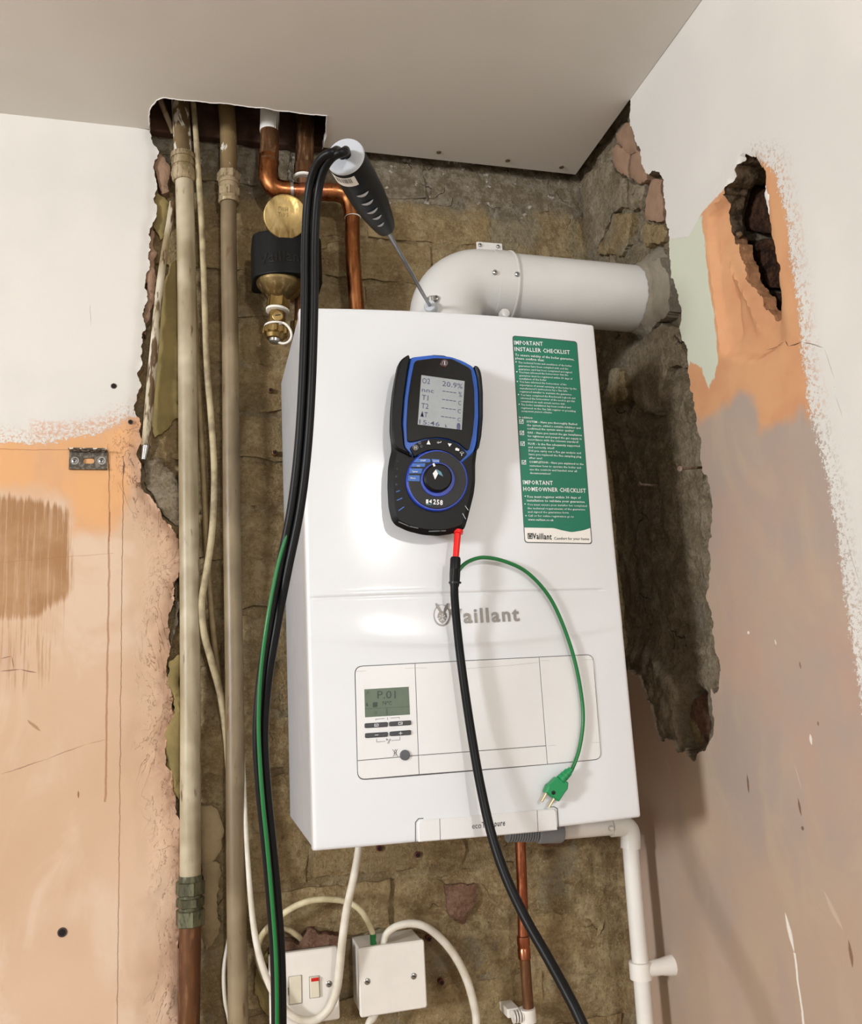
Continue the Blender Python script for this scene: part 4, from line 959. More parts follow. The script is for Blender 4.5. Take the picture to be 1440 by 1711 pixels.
ap('button_strip', [(402, 896), (440, 868), (500, 840), (560, 825), (620, 822), (690, 830), (750, 850), (810, 888), (858, 945), (800, 1003), (760, 965), (710, 935), (650, 915), (600, 910), (540, 918), (490, 938), (440, 968)], .001, 'black', .002)
dc = (620, 1152)
ap('dial_ring', arcp(*dc, 246, 0, 354, 60), .0, 'blue3', 0, .0012, .004)
ap('dial_face', arcp(*dc, 228, 0, 354, 60), .0012, simple('matt_black', '#191a1d', .6))
ap('inner_ring', arcp(622, 1150, 136, 0, 354, 48), .0022, 'blue3', 0, .0006)
kn = ap('selector_knob', arcp(615, 1142, 112, 0, 354, 48), .008, 'black', 0, .002, .008)
ap('knob_pointer', [(568, 1036), (580, 1030), (592, 1052), (578, 1060)], .0084, 'wprint', 0, 0, .0006, parent=kn)
ap('diamond_mark', [(595, 1080), (612, 1115), (588, 1160), (570, 1112)], .0084, 'wprint', 0, 0, .0006, parent=kn)
ap('diamond_mark', [(600, 1078), (635, 1100), (651, 1136), (617, 1118)], .0084, 'tealprint', 0, 0, .0006, parent=kn)
for L in ([(455, 985), (558, 985), (566, 1005), (556, 1013), (428, 1013)], [(424, 1022), (524, 1020), (518, 1048), (408, 1048)], [(402, 1062), (500, 1062), (492, 1100), (392, 1100)], [(389, 1116), (478, 1116), (478, 1164), (383, 1160)], [(572, 985), (636, 990), (634, 1018), (580, 1014)]):
    ap('mode_tab', L, .0016, 'blue2', .0008, 0, .0008)
AY = lambda o: (lambda x, z: YA - o)
at5 = lambda s_, x0, y0, x1, y1, h, o, off=.01, sh=0: text_place(s_, ax([(x0, y0)])[0], ax([(x1, y1)])[0], abs(a5(x0, y0 - h)[2] - a5(x0, y0)[2]), AY(o), off, sh)
lettering('lettering', [at5('START', 485, 1006, 528, 1004, 12, .0018), at5('CO2', 455, 1048, 480, 1048, 11, .0018), at5('Tightness', 418, 1092, 462, 1092, 12, .0018), at5('Menu', 405, 1144, 444, 1144, 12, .0018), at5('CO/CO2', 582, 1008, 630, 1010, 12, .0018)], M['wprint'], ana)
lettering('model_number', [at5('258', 584, 1344, 660, 1352, 38, .0018, .03)], M['wprint'], ana)
for L_ in ([(528, 1308), (546, 1308), (546, 1340), (528, 1340)], [(550, 1325), (572, 1306), (572, 1340)]): obj('maker_mark', [(p[0], YA - .0018, p[1]) for p in ax(L_)], [tuple(range(len(L_)))], M['wprint'], ana)
lettering('maker_underline', [(lambda P: ([(p[0], YA - .0018, p[1]) for p in P], [tuple(range(len(P)))]))(ax([(528, 1343), (572, 1345), (572, 1351), (528, 1349)]))], M['tealprint'], ana)
lc = ap('screen', [(492, 320), (835, 368), (812, 755), (463, 712)], .0014, 'lcd', 0, 0, .0006, label='grey screen with gas readings')
row = []
for s_, x0, y0, x1, y1, h in [('O2', 497, 384, 560, 392, 42), ('20.9%', 657, 406, 818, 430, 40), ('nnc', 495, 452, 590, 464, 34), ('%', 785, 492, 812, 496, 40), ('T1', 494, 516, 545, 524, 42), ('C', 782, 556, 806, 560, 34), ('T2', 490, 582, 548, 590, 42), ('C', 778, 622, 804, 626, 34), ('ΔT', 482, 650, 540, 658, 42), ('C', 776, 686, 800, 690, 30), ('15:46', 474, 706, 636, 728, 34)]:
    row.append(at5(s_, x0, y0, x1, y1, h, .00155, .006))
def apoly(L, o): P = ax(L); return [(p[0], YA - o, p[1]) for p in P], [tuple(range(len(P)))]
for x0, y0, x1, y1 in [(658, 444, 772, 460), (655, 510, 770, 526), (650, 577, 768, 593), (646, 645, 766, 661)]:
    for i in range(4):
        t0 = i / 4 + .01; t1 = (i + 1) / 4 - .03; A = (x0 + (x1 - x0) * t0, y0 + (y1 - y0) * t0); B = (x0 + (x1 - x0) * t1, y0 + (y1 - y0) * t1)
        row.append(apoly([A, B, (B[0], B[1] + 6), (A[0], A[1] + 6)], .00155))
row.append(apoly([(772, 752), (772, 715), (780, 700), (795, 702), (802, 718), (800, 755)], .00155)); row.append(apoly([(680, 708), (696, 735), (680, 732)], .00155))
lettering('screen_reading', row, M['lcd_ink'], lc)
def sym(L, w=.0007, o=.0018, m='wprint', parent=ana, name='symbol'):
    return strokes(name, L, w, AY(o), a5, M[m], parent)
pb = ap('power_button', arcp(675, 226, 34, 0, 350, 28), .0022, simple('red_lit_button', '#3a1413', .4), 0, .0008)
sym([arcp(675, 226, 18, 0, 360, 20), [(675, 214), (675, 238)]], .0008, .0024, parent=pb)
sym([arcp(444, 896, 19, 0, 360, 20), [(438, 888), (438, 904)], [(450, 888), (450, 904)]])
sym([arcp(478, 859, 8, 0, 360, 12)])
sym([arcp(492, 886, 7, 0, 360, 12)])
sym([[(618, 858), (626, 852)], [(618, 856), (646, 856), (646, 848)]])
sym([arcp(812, 943, 15, 200, 340, 8), arcp(812, 943, 8, 200, 340, 8), [(812, 943), (810, 960)]])
lettering('symbols', [apoly(L, .0018) for L in ([(532, 870), (548, 836), (564, 872)], [(700, 862), (732, 866), (714, 890)], [(762, 900), (776, 898), (780, 904), (792, 906), (790, 924), (760, 918)], [(612, 856), (628, 846), (628, 866)])], M['wprint'], ana)
for x, y in [(310, 995), (306, 1055), (299, 1115), (301, 1180)]: ap('vent_hole', arcp(x, y, 9, 0, 340, 12), -.0038, 'gloss', 0, 0, .001)
for a_, b_, w in [((302, 1238), (326, 1230), .0010), ((308, 1306), (346, 1289), .0010), ((320, 1388), (360, 1360), .0010), ((850, 1352), (872, 1384), .0007), ((829, 1412), (852, 1454), .0007)]:
    sym([[a_, b_]], w, -.0036, 'blue2' if a_[0] < 400 else 'capgrey', name='grip_slot')
sym([[(320, 1480), (400, 1515), (470, 1530)], [(560, 1555), (650, 1552), (690, 1550)]], .0012, -.0025, 'btn2', name='edge_ridge')

# ---------------------------------------------------------------- sampling probe: handle, rod, hoses, thermocouple plug
probe = thing('flue_probe', 'black-handled sampling probe hooked into the flue with long black hoses', 'probe')
Q2 = CAM + ray(577, 262) * .83; ax_ = (PORT - Q2); LH = float(np.linalg.norm(ax_)); axd = ax_ / LH; HL = LH * .398
prof = [(.000, .0150), (.0005, .0178), (.004, .0188), (.03, .0190), (.07, .0188), (.095, .0172), (.115, .0150), (.132, .0126), (.139, .0112), (.1425, .0080), (.1435, .004)]
prof = [(a_ * HL / .1435, r_) for a_, r_ in prof]
lathe('handle', prof, Q2, PORT, M['black'], probe, 40, label='black rubber handle')
lathe('end_cap', [(-.0012, .012), (-.0016, .0165), (-.0012, .0184), (.0006, .0192), (.0015, .0185)], Q2, PORT, M['capgrey'], probe, 40, label='grey end cap')
tube('probe_rod', [Q2 + axd * (HL - .004), PORT + axd * .006], [.0030, .0023], M['chrome'], probe, 14, False)
ha = np.cross(axd, [0, 0, 1.]); ha /= np.linalg.norm(ha); hb = np.cross(axd, ha)
def hr(s_): return float(np.interp(s_, [p_[0] for p_ in prof], [p_[1] for p_ in prof]))
def onh(px, py, lift=.0003):
    best = None
    for s_ in np.linspace(.001, HL - .004, 60):
        for th in np.linspace(0, 2 * math.pi, 72):
            n_ = math.cos(th) * ha + math.sin(th) * hb; P = Q2 + axd * s_ + n_ * (hr(s_) + lift)
            if n_ @ (CAM - P) < 0: continue
            x, y = project(P); e = (x - px) ** 2 + (y - py) ** 2
            if best is None or e < best[0]: best = (e, s_, th)
    return best[1], best[2]
def HP(s_, th, lift=.0003): return Q2 + axd * s_ + (math.cos(th) * ha + math.sin(th) * hb) * (hr(s_) + lift)
c6 = lambda x, y: (400 + x / 4.5, 220 + y / 4.5)
for a_, b_ in [((876, 486), (970, 442)), ((918, 548), (1008, 508)), ((958, 608), (1040, 572)), ((994, 660), (1066, 628)), ((1036, 712), (1084, 684))]:
    (s0, t0), (s1, t1) = onh(*c6(*a_)), onh(*c6(*b_)); pts = []
    if abs(t1 - t0) > math.pi: t1 += 2 * math.pi * (1 if t0 > t1 else -1)
    V = []; K = 8
    for i in range(K + 1):
        u = i / K; w = .0042 * math.sin(math.pi * u) ** .6 * (1 if u > 0 else 0); sc_ = s0 + (s1 - s0) * u + .0018 * math.sin(math.pi * u)
        for sg in (-1, 1): V.append(HP(sc_ + sg * w * .55, t0 + (t1 - t0) * u, .0005))
    obj('grip_inlay', V, [(2 * i, 2 * i + 1, 2 * i + 3, 2 * i + 2) for i in range(K)], M['capgrey'], probe)
sa, ta = onh(*c6(702, 360)); sb, tb = onh(*c6(862, 336)); sc_, tc = onh(*c6(770, 428))
if abs(tb - ta) > math.pi: tb += 2 * math.pi * (1 if ta > tb else -1)
s_lo = min(sa, sb); s_hi = s_lo + .015
V = []; K = 8
for i in range(K + 1):
    for s_ in (s_lo, s_hi): V.append(HP(s_, ta + (tb - ta) * i / K, .0004))
lab = obj('label', V, [(2 * i, 2 * i + 1, 2 * i + 3, 2 * i + 2) for i in range(K)], M['wst'], probe, label='small white barcode label')
V = []; Fs = []
for i in range(16):
    u = .22 + i * .04; w = rnd.choice([.008, .014, .02]); k0 = len(V)
    for uu in (u, u + w):
        for s_ in (s_lo + .0015, s_lo + .009): V.append(HP(s_, ta + (tb - ta) * uu, .0006))
    Fs.append((k0, k0 + 1, k0 + 3, k0 + 2))
obj('barcode', V, Fs, M['dark'], lab)

hp = [(578, 259, None), (566, 254, -.545), (548, 262, -.540), (533, 284, -.528), (523, 325, -.515), (518, 400, -.505), (517, 515, -.498), (513, 640, -.492), (506, 750, -.485), (494, 850, -.478), (474, 950, -.470), (456, 1045, -.463), (441, 1140, -.457), (435, 1230, -.452), (440, 1320, -.448), (449, 1410, -.445), (457, 1500, -.442), (464, 1600, -.44), (466, 1720, -.44), (464, 1820, -.44), (475, 1950, -.44)]
path = [Q2 + axd * .004, Q2 - axd * .010] + [Y(a_, b_, c_) for a_, b_, c_ in hp[1:]]
low = [(1045, 1950, -.45)]
loop = [Y(560, 2080, -.44), Y(760, 2140, -.44), Y(960, 2080, -.445)]
path = catmull(path, 6); nP = len(path)
def offs(P, dx, dy):                             # shift sideways (to the camera's right) and towards the room
    return [p + RT * (dx(i / (nP - 1)) if callable(dx) else dx) - np.array([0, 1, 0]) * (dy(i / (nP - 1)) if callable(dy) else dy) for i, p in enumerate(P)]
sep = lambda u: np.interp(u, [0, .06, .2, .5, .62, 1], [.0012, .0044, .0044, .0040, .0034, .0024])
tube('hose', offs(path, lambda u: -sep(u), lambda u: np.interp(u, [0, .5, .7, 1], [0, 0, .0028, .0034])), .0042, M['hose'], probe, 14, False)
tube('hose', offs(path, lambda u: sep(u), lambda u: np.interp(u, [0, .5, .7, 1], [0, 0, -.0028, -.0034])), .0042, M['hose'], probe, 14, False)
gp = [Y(a_, b_, c_) for a_, b_, c_ in [(480, 890, -.476), (463, 950, -.474), (447, 1035, -.474), (436, 1120, -.468), (432, 1200, -.463), (434, 1270, -.460), (439, 1340, -.458), (446, 1410, -.455), (454, 1500, -.452), (461, 1600, -.45), (463, 1720, -.45), (462, 1820, -.45), (472, 1950, -.45)]]
tube('thermocouple_wire', gp, .0018, M['greenw'], probe, 10)
tube('hose', [Y(475, 1950, -.44)] + loop + [Y(1045, 1950, -.44)], .0052, M['hose'], probe, 14)
lowp = [(760, 950, -.322), (759, 985, -.318), (761, 1020, -.314), (767, 1080, -.310), (776, 1150, -.310), (788, 1230, -.312), (802, 1310, -.318), (820, 1390, -.328), (845, 1465, -.344), (878, 1535, -.362), (915, 1600, -.385), (945, 1655, -.405), (970, 1705, -.42), (1000, 1780, -.435), (1045, 1950, -.44)]
tube('hose', [Y(*q_) for q_ in lowp], [.0046, .0050, .0054, .0056], M['hose'], probe, 18)
lathe('hose_boot', [(0, .0052), (.002, .0060), (.02, .0062), (.030, .0058), (.034, .0050)], Y(761, 931, -.317), Y(759, 985, -.317), M['black'], probe, 20)
lathe('hose_connector', [(0, .0062), (.004, .0062), (.0045, .0040), (.040, .0036)], Y(765, 886, -.312), Y(761, 935, -.316), M['red'], probe, 20, label='red hose connector')
lathe('cable_tie', [(0, .0064), (0, .0072), (.0022, .0072), (.0022, .0064)], Y(760, 972, -.3185), Y(760, 985, -.318), M['dark'], probe, 18)
wire = [(762, 965, -.314), (768, 951, -.312), (783, 938, -.308), (808, 931.5, -.303), (843, 938, -.298), (880, 956, -.294), (914, 992, -.292), (938, 1038, -.291), (959, 1100, -.290), (971, 1160, -.289), (974, 1205, -.289), (968, 1250, -.290), (957, 1282, -.292), (948, 1298, -.294)]
tube('thermocouple_wire', [Y(*q_) for q_ in wire], .0023, M['greenw'], probe, 12, label='green coiled sensor wire')
YP = -.296
pg = lambda x, y: (560 + x / 2.88, 960 + y / 2.88)
def pgl(L): return [(Y(*pg(*q_), YP)[0], Y(*pg(*q_), YP)[2]) for q_ in L]
pl = plate('thermocouple_plug', roundpoly(pgl([(1063, 975), (1090, 980), (1118, 1000), (1115, 1030), (1100, 1050), (1072, 1092), (1008, 1048), (1022, 1012), (1040, 1000)]), .0012), YP - .004, M['greenp'], probe, .011, .0015, label='green two-pin plug')
for a_, b_ in (((1016, 1050), (992, 1092)), ((1053, 1076), (1026, 1120))):
    A, B = Y(*pg(*a_), YP), Y(*pg(*b_), YP); tube('pin', [A, B], .0019, M['pin'], pl, 10, False)
lathe('strain_relief', [(0, .0058), (.004, .0056), (.004, .0048), (.0055, .0048), (.0055, .0054), (.009, .0052), (.009, .0044), (.0105, .0044), (.0105, .005), (.014, .0048), (.014, .0038), (.018, .0034)], Y(*pg(1083, 990), YP), Y(*pg(1122, 950), YP), M['greenp'], pl, 18)
screw('plug_screw', Y(*pg(1050, 1050), YP - .0045), (0, -1, 0), .0022, M['dark'], pl, .0006)

# ---------------------------------------------------------------- pipes on the left
def hexnut(name, A, B, r, h, m, parent, off=0, rot=0):
    A = np.array(A); t = (np.array(B) - A); t = t / np.linalg.norm(t)
    return lathe(name, [(0, r * .9), (.0012, r), (h - .0012, r), (h, r * .9)], A + t * off, A + t * (off + 1), m, parent, 6, rot, 20)
yp = -.006
p1 = thing('heating_pipe', 'thick cream-painted vertical pipe, leftmost of the pipes, with brass couplings', 'pipe')
top1 = Y(300, 152, yp); m1 = Y(306, 262, yp); m2 = Y(308, 300, yp)
tube('pipe', [Y(297, 120, yp), top1, Y(303, 205, yp), m1], .0135, M['splash'], p1, 20, label='upper length splashed with white paint')
tube('pipe', [m1, m2, Y(312, 480, yp), Y(315, 800, yp), Y(318, 1150, yp), Y(318, 1470, yp)], .0137, M['pipe1'], p1, 24)
tube('pipe', [Y(318, 1500, yp), Y(317, 1620, yp), Y(315, 1760, yp), Y(314, 2100, yp)], .0138, M['copper3'], p1, 20, label='lower length of bare brown copper')
A, B = Y(305, 258, yp), Y(308, 314, yp); t = B - A; L = float(np.linalg.norm(t))
lathe('coupling', [(0, .0150), (.001, .0178), (.009, .0182), (.0095, .0162), (.013, .0162), (.0135, .0172), (.022, .0174), (.0225, .0160), (.027, .0160), (.0275, .0178), (.043, .0178), (.047, .0155)], A, B, M['brassold'], p1, 28, label='dusty compression coupling')
hexnut('nut', A, B, .0186, .010, M['brassold'], p1, .0295)
A, B = Y(318, 1462, yp), Y(318, 1540, yp)
cg = lathe('coupling', [(0, .0145), (.004, .0150), (.062, .0150)], A, B, M['brassgreen'], p1, 24, label='corroded green-grey compression coupling')
hexnut('nut', A, B, .0195, .017, M['brassgreen'], cg, .007, .3); hexnut('nut', A, B, .0180, .012, M['brassgreen'], cg, .027, .1); hexnut('nut', A, B, .0195, .020, M['brassgreen'], cg, .042, .35)
p2 = thing('heating_pipe', 'khaki-painted vertical pipe with a brass coupling, second from the left', 'pipe')
tube('pipe', [Y(372, 130, yp), Y(377, 165, yp), Y(381, 215, yp), Y(382, 262, yp), Y(382, 300, yp)], .0130, M['splash2'], p2, 20, label='upper length with white paint specks')
tube('pipe', [Y(382, 320, yp), Y(382, 400, yp), Y(385, 600, yp), Y(387, 850, yp), Y(391, 1100, yp), Y(393, 1300, yp), Y(395, 1500, yp), Y(398, 1711, yp), Y(400, 2000, yp)], [.0118, .0122, .0125, .0128, .013, .0135], M['pipe2'], p2, 24)
A, B = Y(382, 288, yp), Y(383, 347, yp)
lathe('coupling', [(0, .013), (.002, .0150), (.018, .0150), (.0185, .0162), (.022, .0162), (.0225, .0150), (.046, .0152), (.050, .0168), (.054, .0150)], A, B, M['brassold'], p2, 28, label='dusty compression coupling')
hexnut('nut', A, B, .0182, .014, M['brassold'], p2, .001, .2); hexnut('nut', A, B, .0178, .014, M['brassold'], p2, .030, .5)
st = tube('conduit', [Y(288, 338, .000), Y(268, 470, -.003), Y(256, 600, -.005), Y(244, 745, -.006)], [.0045, .0055, .0064, .0066], M['stick'], None, 16)
tag(st, 'thin flaking white-painted conduit leaning across the broken plaster edge', 'conduit')
tube('tip', [Y(244, 744, -.006), Y(240, 768, -.006)], [.0052, .0036], M['zinc'], st, 14, False, label='grey conduit tip')
c_ = tube('loose_cable', [Y(318, 140, -.004), Y(324, 185, -.008), Y(330, 270, -.010), Y(338, 400, -.010), Y(345, 600, -.010), Y(352, 690, -.008), Y(358, 790, -.006), Y(355, 880, -.008), Y(346, 950, -.010), Y(337, 1005, -.012), Y(340, 1055, -.010), Y(352, 1100, -.006), Y(368, 1160, .004), Y(378, 1230, .010), Y(384, 1300, .010)], [.0042, .0046, .0050, .0050], M['dcable'], None, 14)
tag(c_, 'kinked dusty cream cable running between the two painted pipes', 'cable')
c_ = tube('loose_cable', [Y(312, 150, .004), Y(316, 300, .004), Y(322, 450, .003), Y(330, 620, .003), Y(340, 800, .004), Y(346, 930, .004), Y(352, 1010, .005), Y(360, 1090, .007), Y(372, 1190, .012), Y(380, 1260, .014)], .0042, simple('brown_cable', '#7d6b49', .6, c2='#97845f'), None, 12)
tag(c_, 'thinner brownish cable hidden close behind the thick cream pipe', 'cable')
c_ = tube('old_pipe_stub', [Y(262, 150, -.03), Y(272, 178, -.02), Y(290, 222, .002)], .0042, M['pipe2'], None, 12); tag(c_, 'short thin slanting pipe at the left end of the ceiling cut-out', 'pipe')
c_ = tube('loose_cable', [Y(392, 1520, .016), Y(382, 1570, .012), Y(374, 1620, .008), Y(376, 1670, .006), Y(384, 1711, .006), Y(392, 1800, .006)], .0028, M['wcable'], None, 12); tag(c_, 'thin white cable peeping out left of the khaki pipe near the bottom', 'cable')

# copper pipework above the boiler
yc = -.030
cp = thing('copper_pipe', 'copper pipe from the ceiling bending right above the boiler, white paint on its top', 'pipe')
bend = lambda P, n=8: catmull(P, n)
a1 = [Y(451, 150, yc), Y(451, 215, yc)]
tube('painted_top', [Y(451, 184, yc), Y(450, 221, yc)], .0150, M['putty'], cp, 20, False, label='white paint band')
tube('pipe', [Y(452, 130, yc), Y(450, 265, yc)], .0146, M['copper2'], cp, 22, False)
e_ = [Y(449, 262, yc), Y(448, 285, yc), Y(450, 300, yc), Y(458, 313, yc), Y(470, 318, yc), Y(487, 319.5, yc)]
tube('elbow', e_, .0155, M['copper'], cp, 24)
tube('pipe', [Y(485, 319.5, yc), Y(548, 320.5, yc)], .0138, M['copper4'], cp, 24, False)
lathe('solder_ring', [(0, .0146), (.001, .0158), (.005, .0158), (.006, .0146)], Y(483, 319, yc), Y(500, 319.5, yc), M['zinc'], cp, 24)
lathe('solder_ring', [(0, .0150), (.001, .0160), (.004, .0160), (.005, .0150)], Y(449.3, 268, yc), Y(449, 280, yc), M['copper2'], cp, 24)
tube('elbow', [Y(545, 320.5, yc), Y(562, 321.5, yc), Y(575, 326, yc), Y(584, 336, yc), Y(588, 350, yc), Y(589, 364, yc)], .0142, M['copper'], cp, 24)
tube('pipe', [Y(589, 360, yc), Y(588.5, 400, yc), Y(590, 440, yc), Y(593, 480, yc), Y(596, 520, yc), Y(600, 600, yc)], .0119, M['copper'], cp, 24)
lathe('solder_ring', [(0, .0128), (.0008, .0136), (.002, .0136), (.0028, .0128)], Y(589, 362, yc), Y(589, 372, yc), M['ptfe'], cp, 24)
cb = thing('copper_pipe', 'straight tarnished copper pipe dropping from the ceiling with a white ring', 'pipe')
yb = -.010
tube('pipe', [Y(511, 130, yb), Y(508, 296, yb)], .0148, M['copper2'], cb, 22, False)
lathe('socket', [(0, .0156), (.001, .0166), (.018, .0166), (.019, .0156)], Y(508.6, 276, yb), Y(508, 300, yb), M['copper2'], cb, 22)
lathe('white_ring', [(0, .0160), (.001, .0176), (.004, .0176), (.005, .0160)], Y(508, 296, yb), Y(508, 320, yb), M['ptfe'], cb, 22, label='white sealing ring')
tube('pipe', [Y(508, 300, yb), Y(507, 360, .001), Y(505, 450, .002), Y(503, 540, .002)], .0110, M['copper3'], cb, 18)

# brass system filter with its black magnet sleeve
yf_ = -.052
fl = thing('system_filter', 'brass filter with a black magnet sleeve and drain valve left of the boiler', 'filter')
A, B = Y(476, 380, yf_), Y(465, 505, yf_)
lathe('body', [(0, .024), (.004, .028), (.058, .028), (.062, .0342), (.096, .0345), (.099, .0335), (.114, .0215), (.118, .0175), (.120, .0150)], A, B, M['brass2'], fl, 40)
tl = (B - A) / np.linalg.norm(B - A)
dcn = Y(477, 362, yf_ - .050); dn = np.array([-.08, -.90, -.36]); dn /= np.linalg.norm(dn)
head = lathe('head', [(-.046, .026), (-.006, .0305), (-.001, .0318), (.0012, .0310), (.002, .0290)], dcn - dn * 0, dcn + dn, M['brass'], fl, 44, label='round brass cap')
ux = np.array([1, 0, 0.]); uz = np.cross(ux, dn); uz /= np.linalg.norm(uz); uz *= np.sign(uz[2]); Vm = []; Fm = []
for (u0, v0, u1, v1) in [(-9, 8, -9, 3), (-9, 8, -6, 8), (-6, 8, -6, 4), (-4, 8, -4, 3), (-2, 8, -2, 3), (0, 8, 0, 3), (0, 5, 3, 5), (3, 8, 3, 3), (5, 6, 9, 5), (-10, 1, -6, 1), (-8, 1, -8, -4), (-5, 0, -5, -4), (-3, 0, -1, -1), (-1, -1, -3, -4), (1, 0, 4, 0), (4, 0, 2, -4), (6, 0, 6, -4), (6, 0, 9, -1), (9, -1, 9, -4)]:
    a_ = np.array([u0, v0]) * .0011; b_ = np.array([u1, v1]) * .0011; t_ = (b_ - a_) / np.linalg.norm(b_ - a_); n_ = np.array([-t_[1], t_[0]]) * .0004; k0 = len(Vm)
    for p_ in (a_ - n_, b_ - n_, b_ + n_, a_ + n_): Vm.append(dcn + dn * .0023 + ux * p_[0] + uz * (p_[1] + .004))
    Fm.append((k0, k0 + 1, k0 + 2, k0 + 3))
st_ = obj('stamping', Vm, Fm, M['brass2'], head); st_['kind'] = 'stuff'
# D-shaped sleeve
zt, zb_ = Y(478, 385, -.09)[2], Y(470, 452, -.09)[2]
xl, xr = Y(421, 420, -.05)[0], Y(536, 415, -.05)[0]; xm = (xl + xr) / 2; hw = (xr - xl) / 2
plan = [(-hw, -.010), (-hw, -.058), (-hw * .92, -.070), (-hw * .55, -.086), (-hw * .2, -.093), (hw * .2, -.093), (hw * .55, -.086), (hw * .92, -.070), (hw, -.058), (hw, -.010)]
plan = roundpoly(plan, .008, 3); V = []; n_ = len(plan)
for z_, dz_ in ((zb_, 0), (zt, 0)):
    for x_, y_ in plan: V.append((xm + x_, y_, z_ + (.006 * (abs(x_) / hw) ** 2 if z_ == zt else .004 * (1 - (abs(x_) / hw) ** 2) * -1)))
Fs = [(i, (i + 1) % n_, n_ + (i + 1) % n_, n_ + i) for i in range(n_)] + [tuple(range(n_))[::-1], tuple(range(n_, 2 * n_))]
sl = obj('magnet_sleeve', V, Fs, M['black'], fl); finish(sl, .0022, 3, 40); sl['label'] = 'black rubber magnet sleeve'
def sly(x, z):
    u = abs(x - xm); P_ = [(abs(a_), b_) for a_, b_ in plan if a_ <= 0]; P_.sort(); return float(np.interp(u, [p[0] for p in P_], [p[1] for p in P_])) - .0008
A0, B0 = Y(434, 436, -.088), Y(508, 437, -.092)
lettering('embossed_lettering', [text_place('Vaillant', (A0[0], A0[2] - .0), (B0[0], A0[2] + .001), .016, sly, .02)], simple('embossed_black', '#050506', .25), sl)
hx = A + tl * .112
hexnut('hex_outlet', hx, B, .0175, .022, M['brass'], fl, 0, .25)
lathe('washer', [(0, .0150), (.0008, .0172), (.004, .0172), (.0048, .0150)], A + tl * .134, B + tl, M['ptfe'], fl, 28)
vb = lathe('drain_valve', [(0, .0115), (.002, .0125), (.020, .0125), (.022, .0110), (.026, .0110)], A + tl * .138, B + tl, M['brass'], fl, 8, .2)
P = A + tl * .151; lathe('valve_screw', [(0, .0082), (.004, .0082), (.0048, .007), (.005, .003)], P + np.array([0, -.011, 0]), P + np.array([0, -1, 0]), M['brass'], vb, 22)
obj('slot', [P + np.array(v_) for v_ in ((-.004, -.0162, -.0008), (.004, -.0162, .0008), (.004, -.0162, .0022), (-.004, -.0162, .0006))], [(0, 1, 2, 3)], M['dark'], vb)
A2 = A + tl * .164
kp = []
for s_, r_ in [(0, .012), (.001, .0165), (.010, .0170), (.012, .0150), (.017, .0125), (.018, .010)]: kp.append((s_, r_))
V, Fs = lathe_geo(kp, A2, A2 + tl, 48)
for ring_ in (1, 2):
    for k_ in range(48):
        if k_ % 4 in (0, 1): i = ring_ * 48 + k_; c0_ = A2 + tl * kp[ring_][0]; V[i] = c0_ + (V[i] - c0_) * 1.12
obj('knurled_cap', V, Fs, M['brass'], fl); lathe('cap_end', [(0, .009), (.004, .0085), (.006, .005)], A2 + tl * .018, A2 + tl * 2, M['zinc'], fl, 20)
ring_pts = [A2 - tl * .003 + np.array([.0160 * math.cos(t_), .0160 * math.sin(t_), 0]) for t_ in np.linspace(.4, .4 + 2 * math.pi, 24)]
tube('cap_strap', ring_pts, .0016, M['ptfe'], fl, 10, False)
tube('cap_strap', [Y(466, 541, -.064), Y(474, 540, -.066), Y(483, 548, -.066), Y(487, 560, -.064), Y(483, 570, -.060), Y(473, 574, -.056), Y(461, 570, -.054)], .0019, M['ptfe'], fl, 10, label='white cap retaining strap')
tube('branch', [np.array([xm + .006, -.052, A[2] + .004]), np.array([xm + .014, -.04, A[2] + .03]), Y(508, 322, -.022)], .0120, M['brass2'], fl, 20)
vv_ = thing('isolating_valve', 'small brass valve body half hidden at the boiler left edge', 'valve')
lathe('valve_body', [(0, .006), (.001, .0085), (.02, .0085), (.021, .006)], Y(494, 538, -.02), Y(494, 560, -.02), M['brass2'], vv_, 14); tube('pipe', [Y(498, 480, -.02), Y(498, 520, -.02), Y(494, 560, -.02), Y(494, 600, -.02)], .005, M['copper3'], vv_, 12)

# ---------------------------------------------------------------- below the boiler
yg = -.020
gs = thing('gas_pipe', 'copper gas pipe below the boiler with a soldered coupling', 'pipe')
tube('pipe', [Y(868, 1330, yg), Y(869, 1400, yg), Y(872, 1480, yg), Y(874, 1570, yg)], .0076, M['copper4'], gs, 20)
lathe('coupling', [(0, .0078), (.001, .0090), (.0125, .0092), (.014, .0084), (.0165, .0084), (.018, .0092), (.030, .0090), (.031, .0078)], Y(873.5, 1563, yg), Y(876, 1598, yg), M['copper4'], gs, 24)
tube('pipe', [Y(876, 1590, yg), Y(880, 1650, yg), Y(884, 1711, yg), Y(892, 1900, yg)], .0076, M['copper3'], gs, 20, label='tarnished brown lower length')
cl = thing('pipe_clip', 'small white plastic clip holding the copper gas pipe', 'clip')
A, B = Y(880, 1684, yg), Y(882, 1706, yg)
lathe('ring', [(0, .0085), (.0004, .0118), (.0175, .0118), (.018, .0085)], A, B, M['acc'], cl, 24)
box('base', (A[0] - .026, -.012, B[2] + .004), (A[0] - .008, .022, A[2] - .001), M['acc'], cl, .0015)
for i in range(4): lathe('rib', [(0, .0085), (.0018, .0085)], (A[0] - .022 + i * .004, -.022, A[2] - .008), (9, -.022, A[2] - .008), M['acc'], cl, 12)
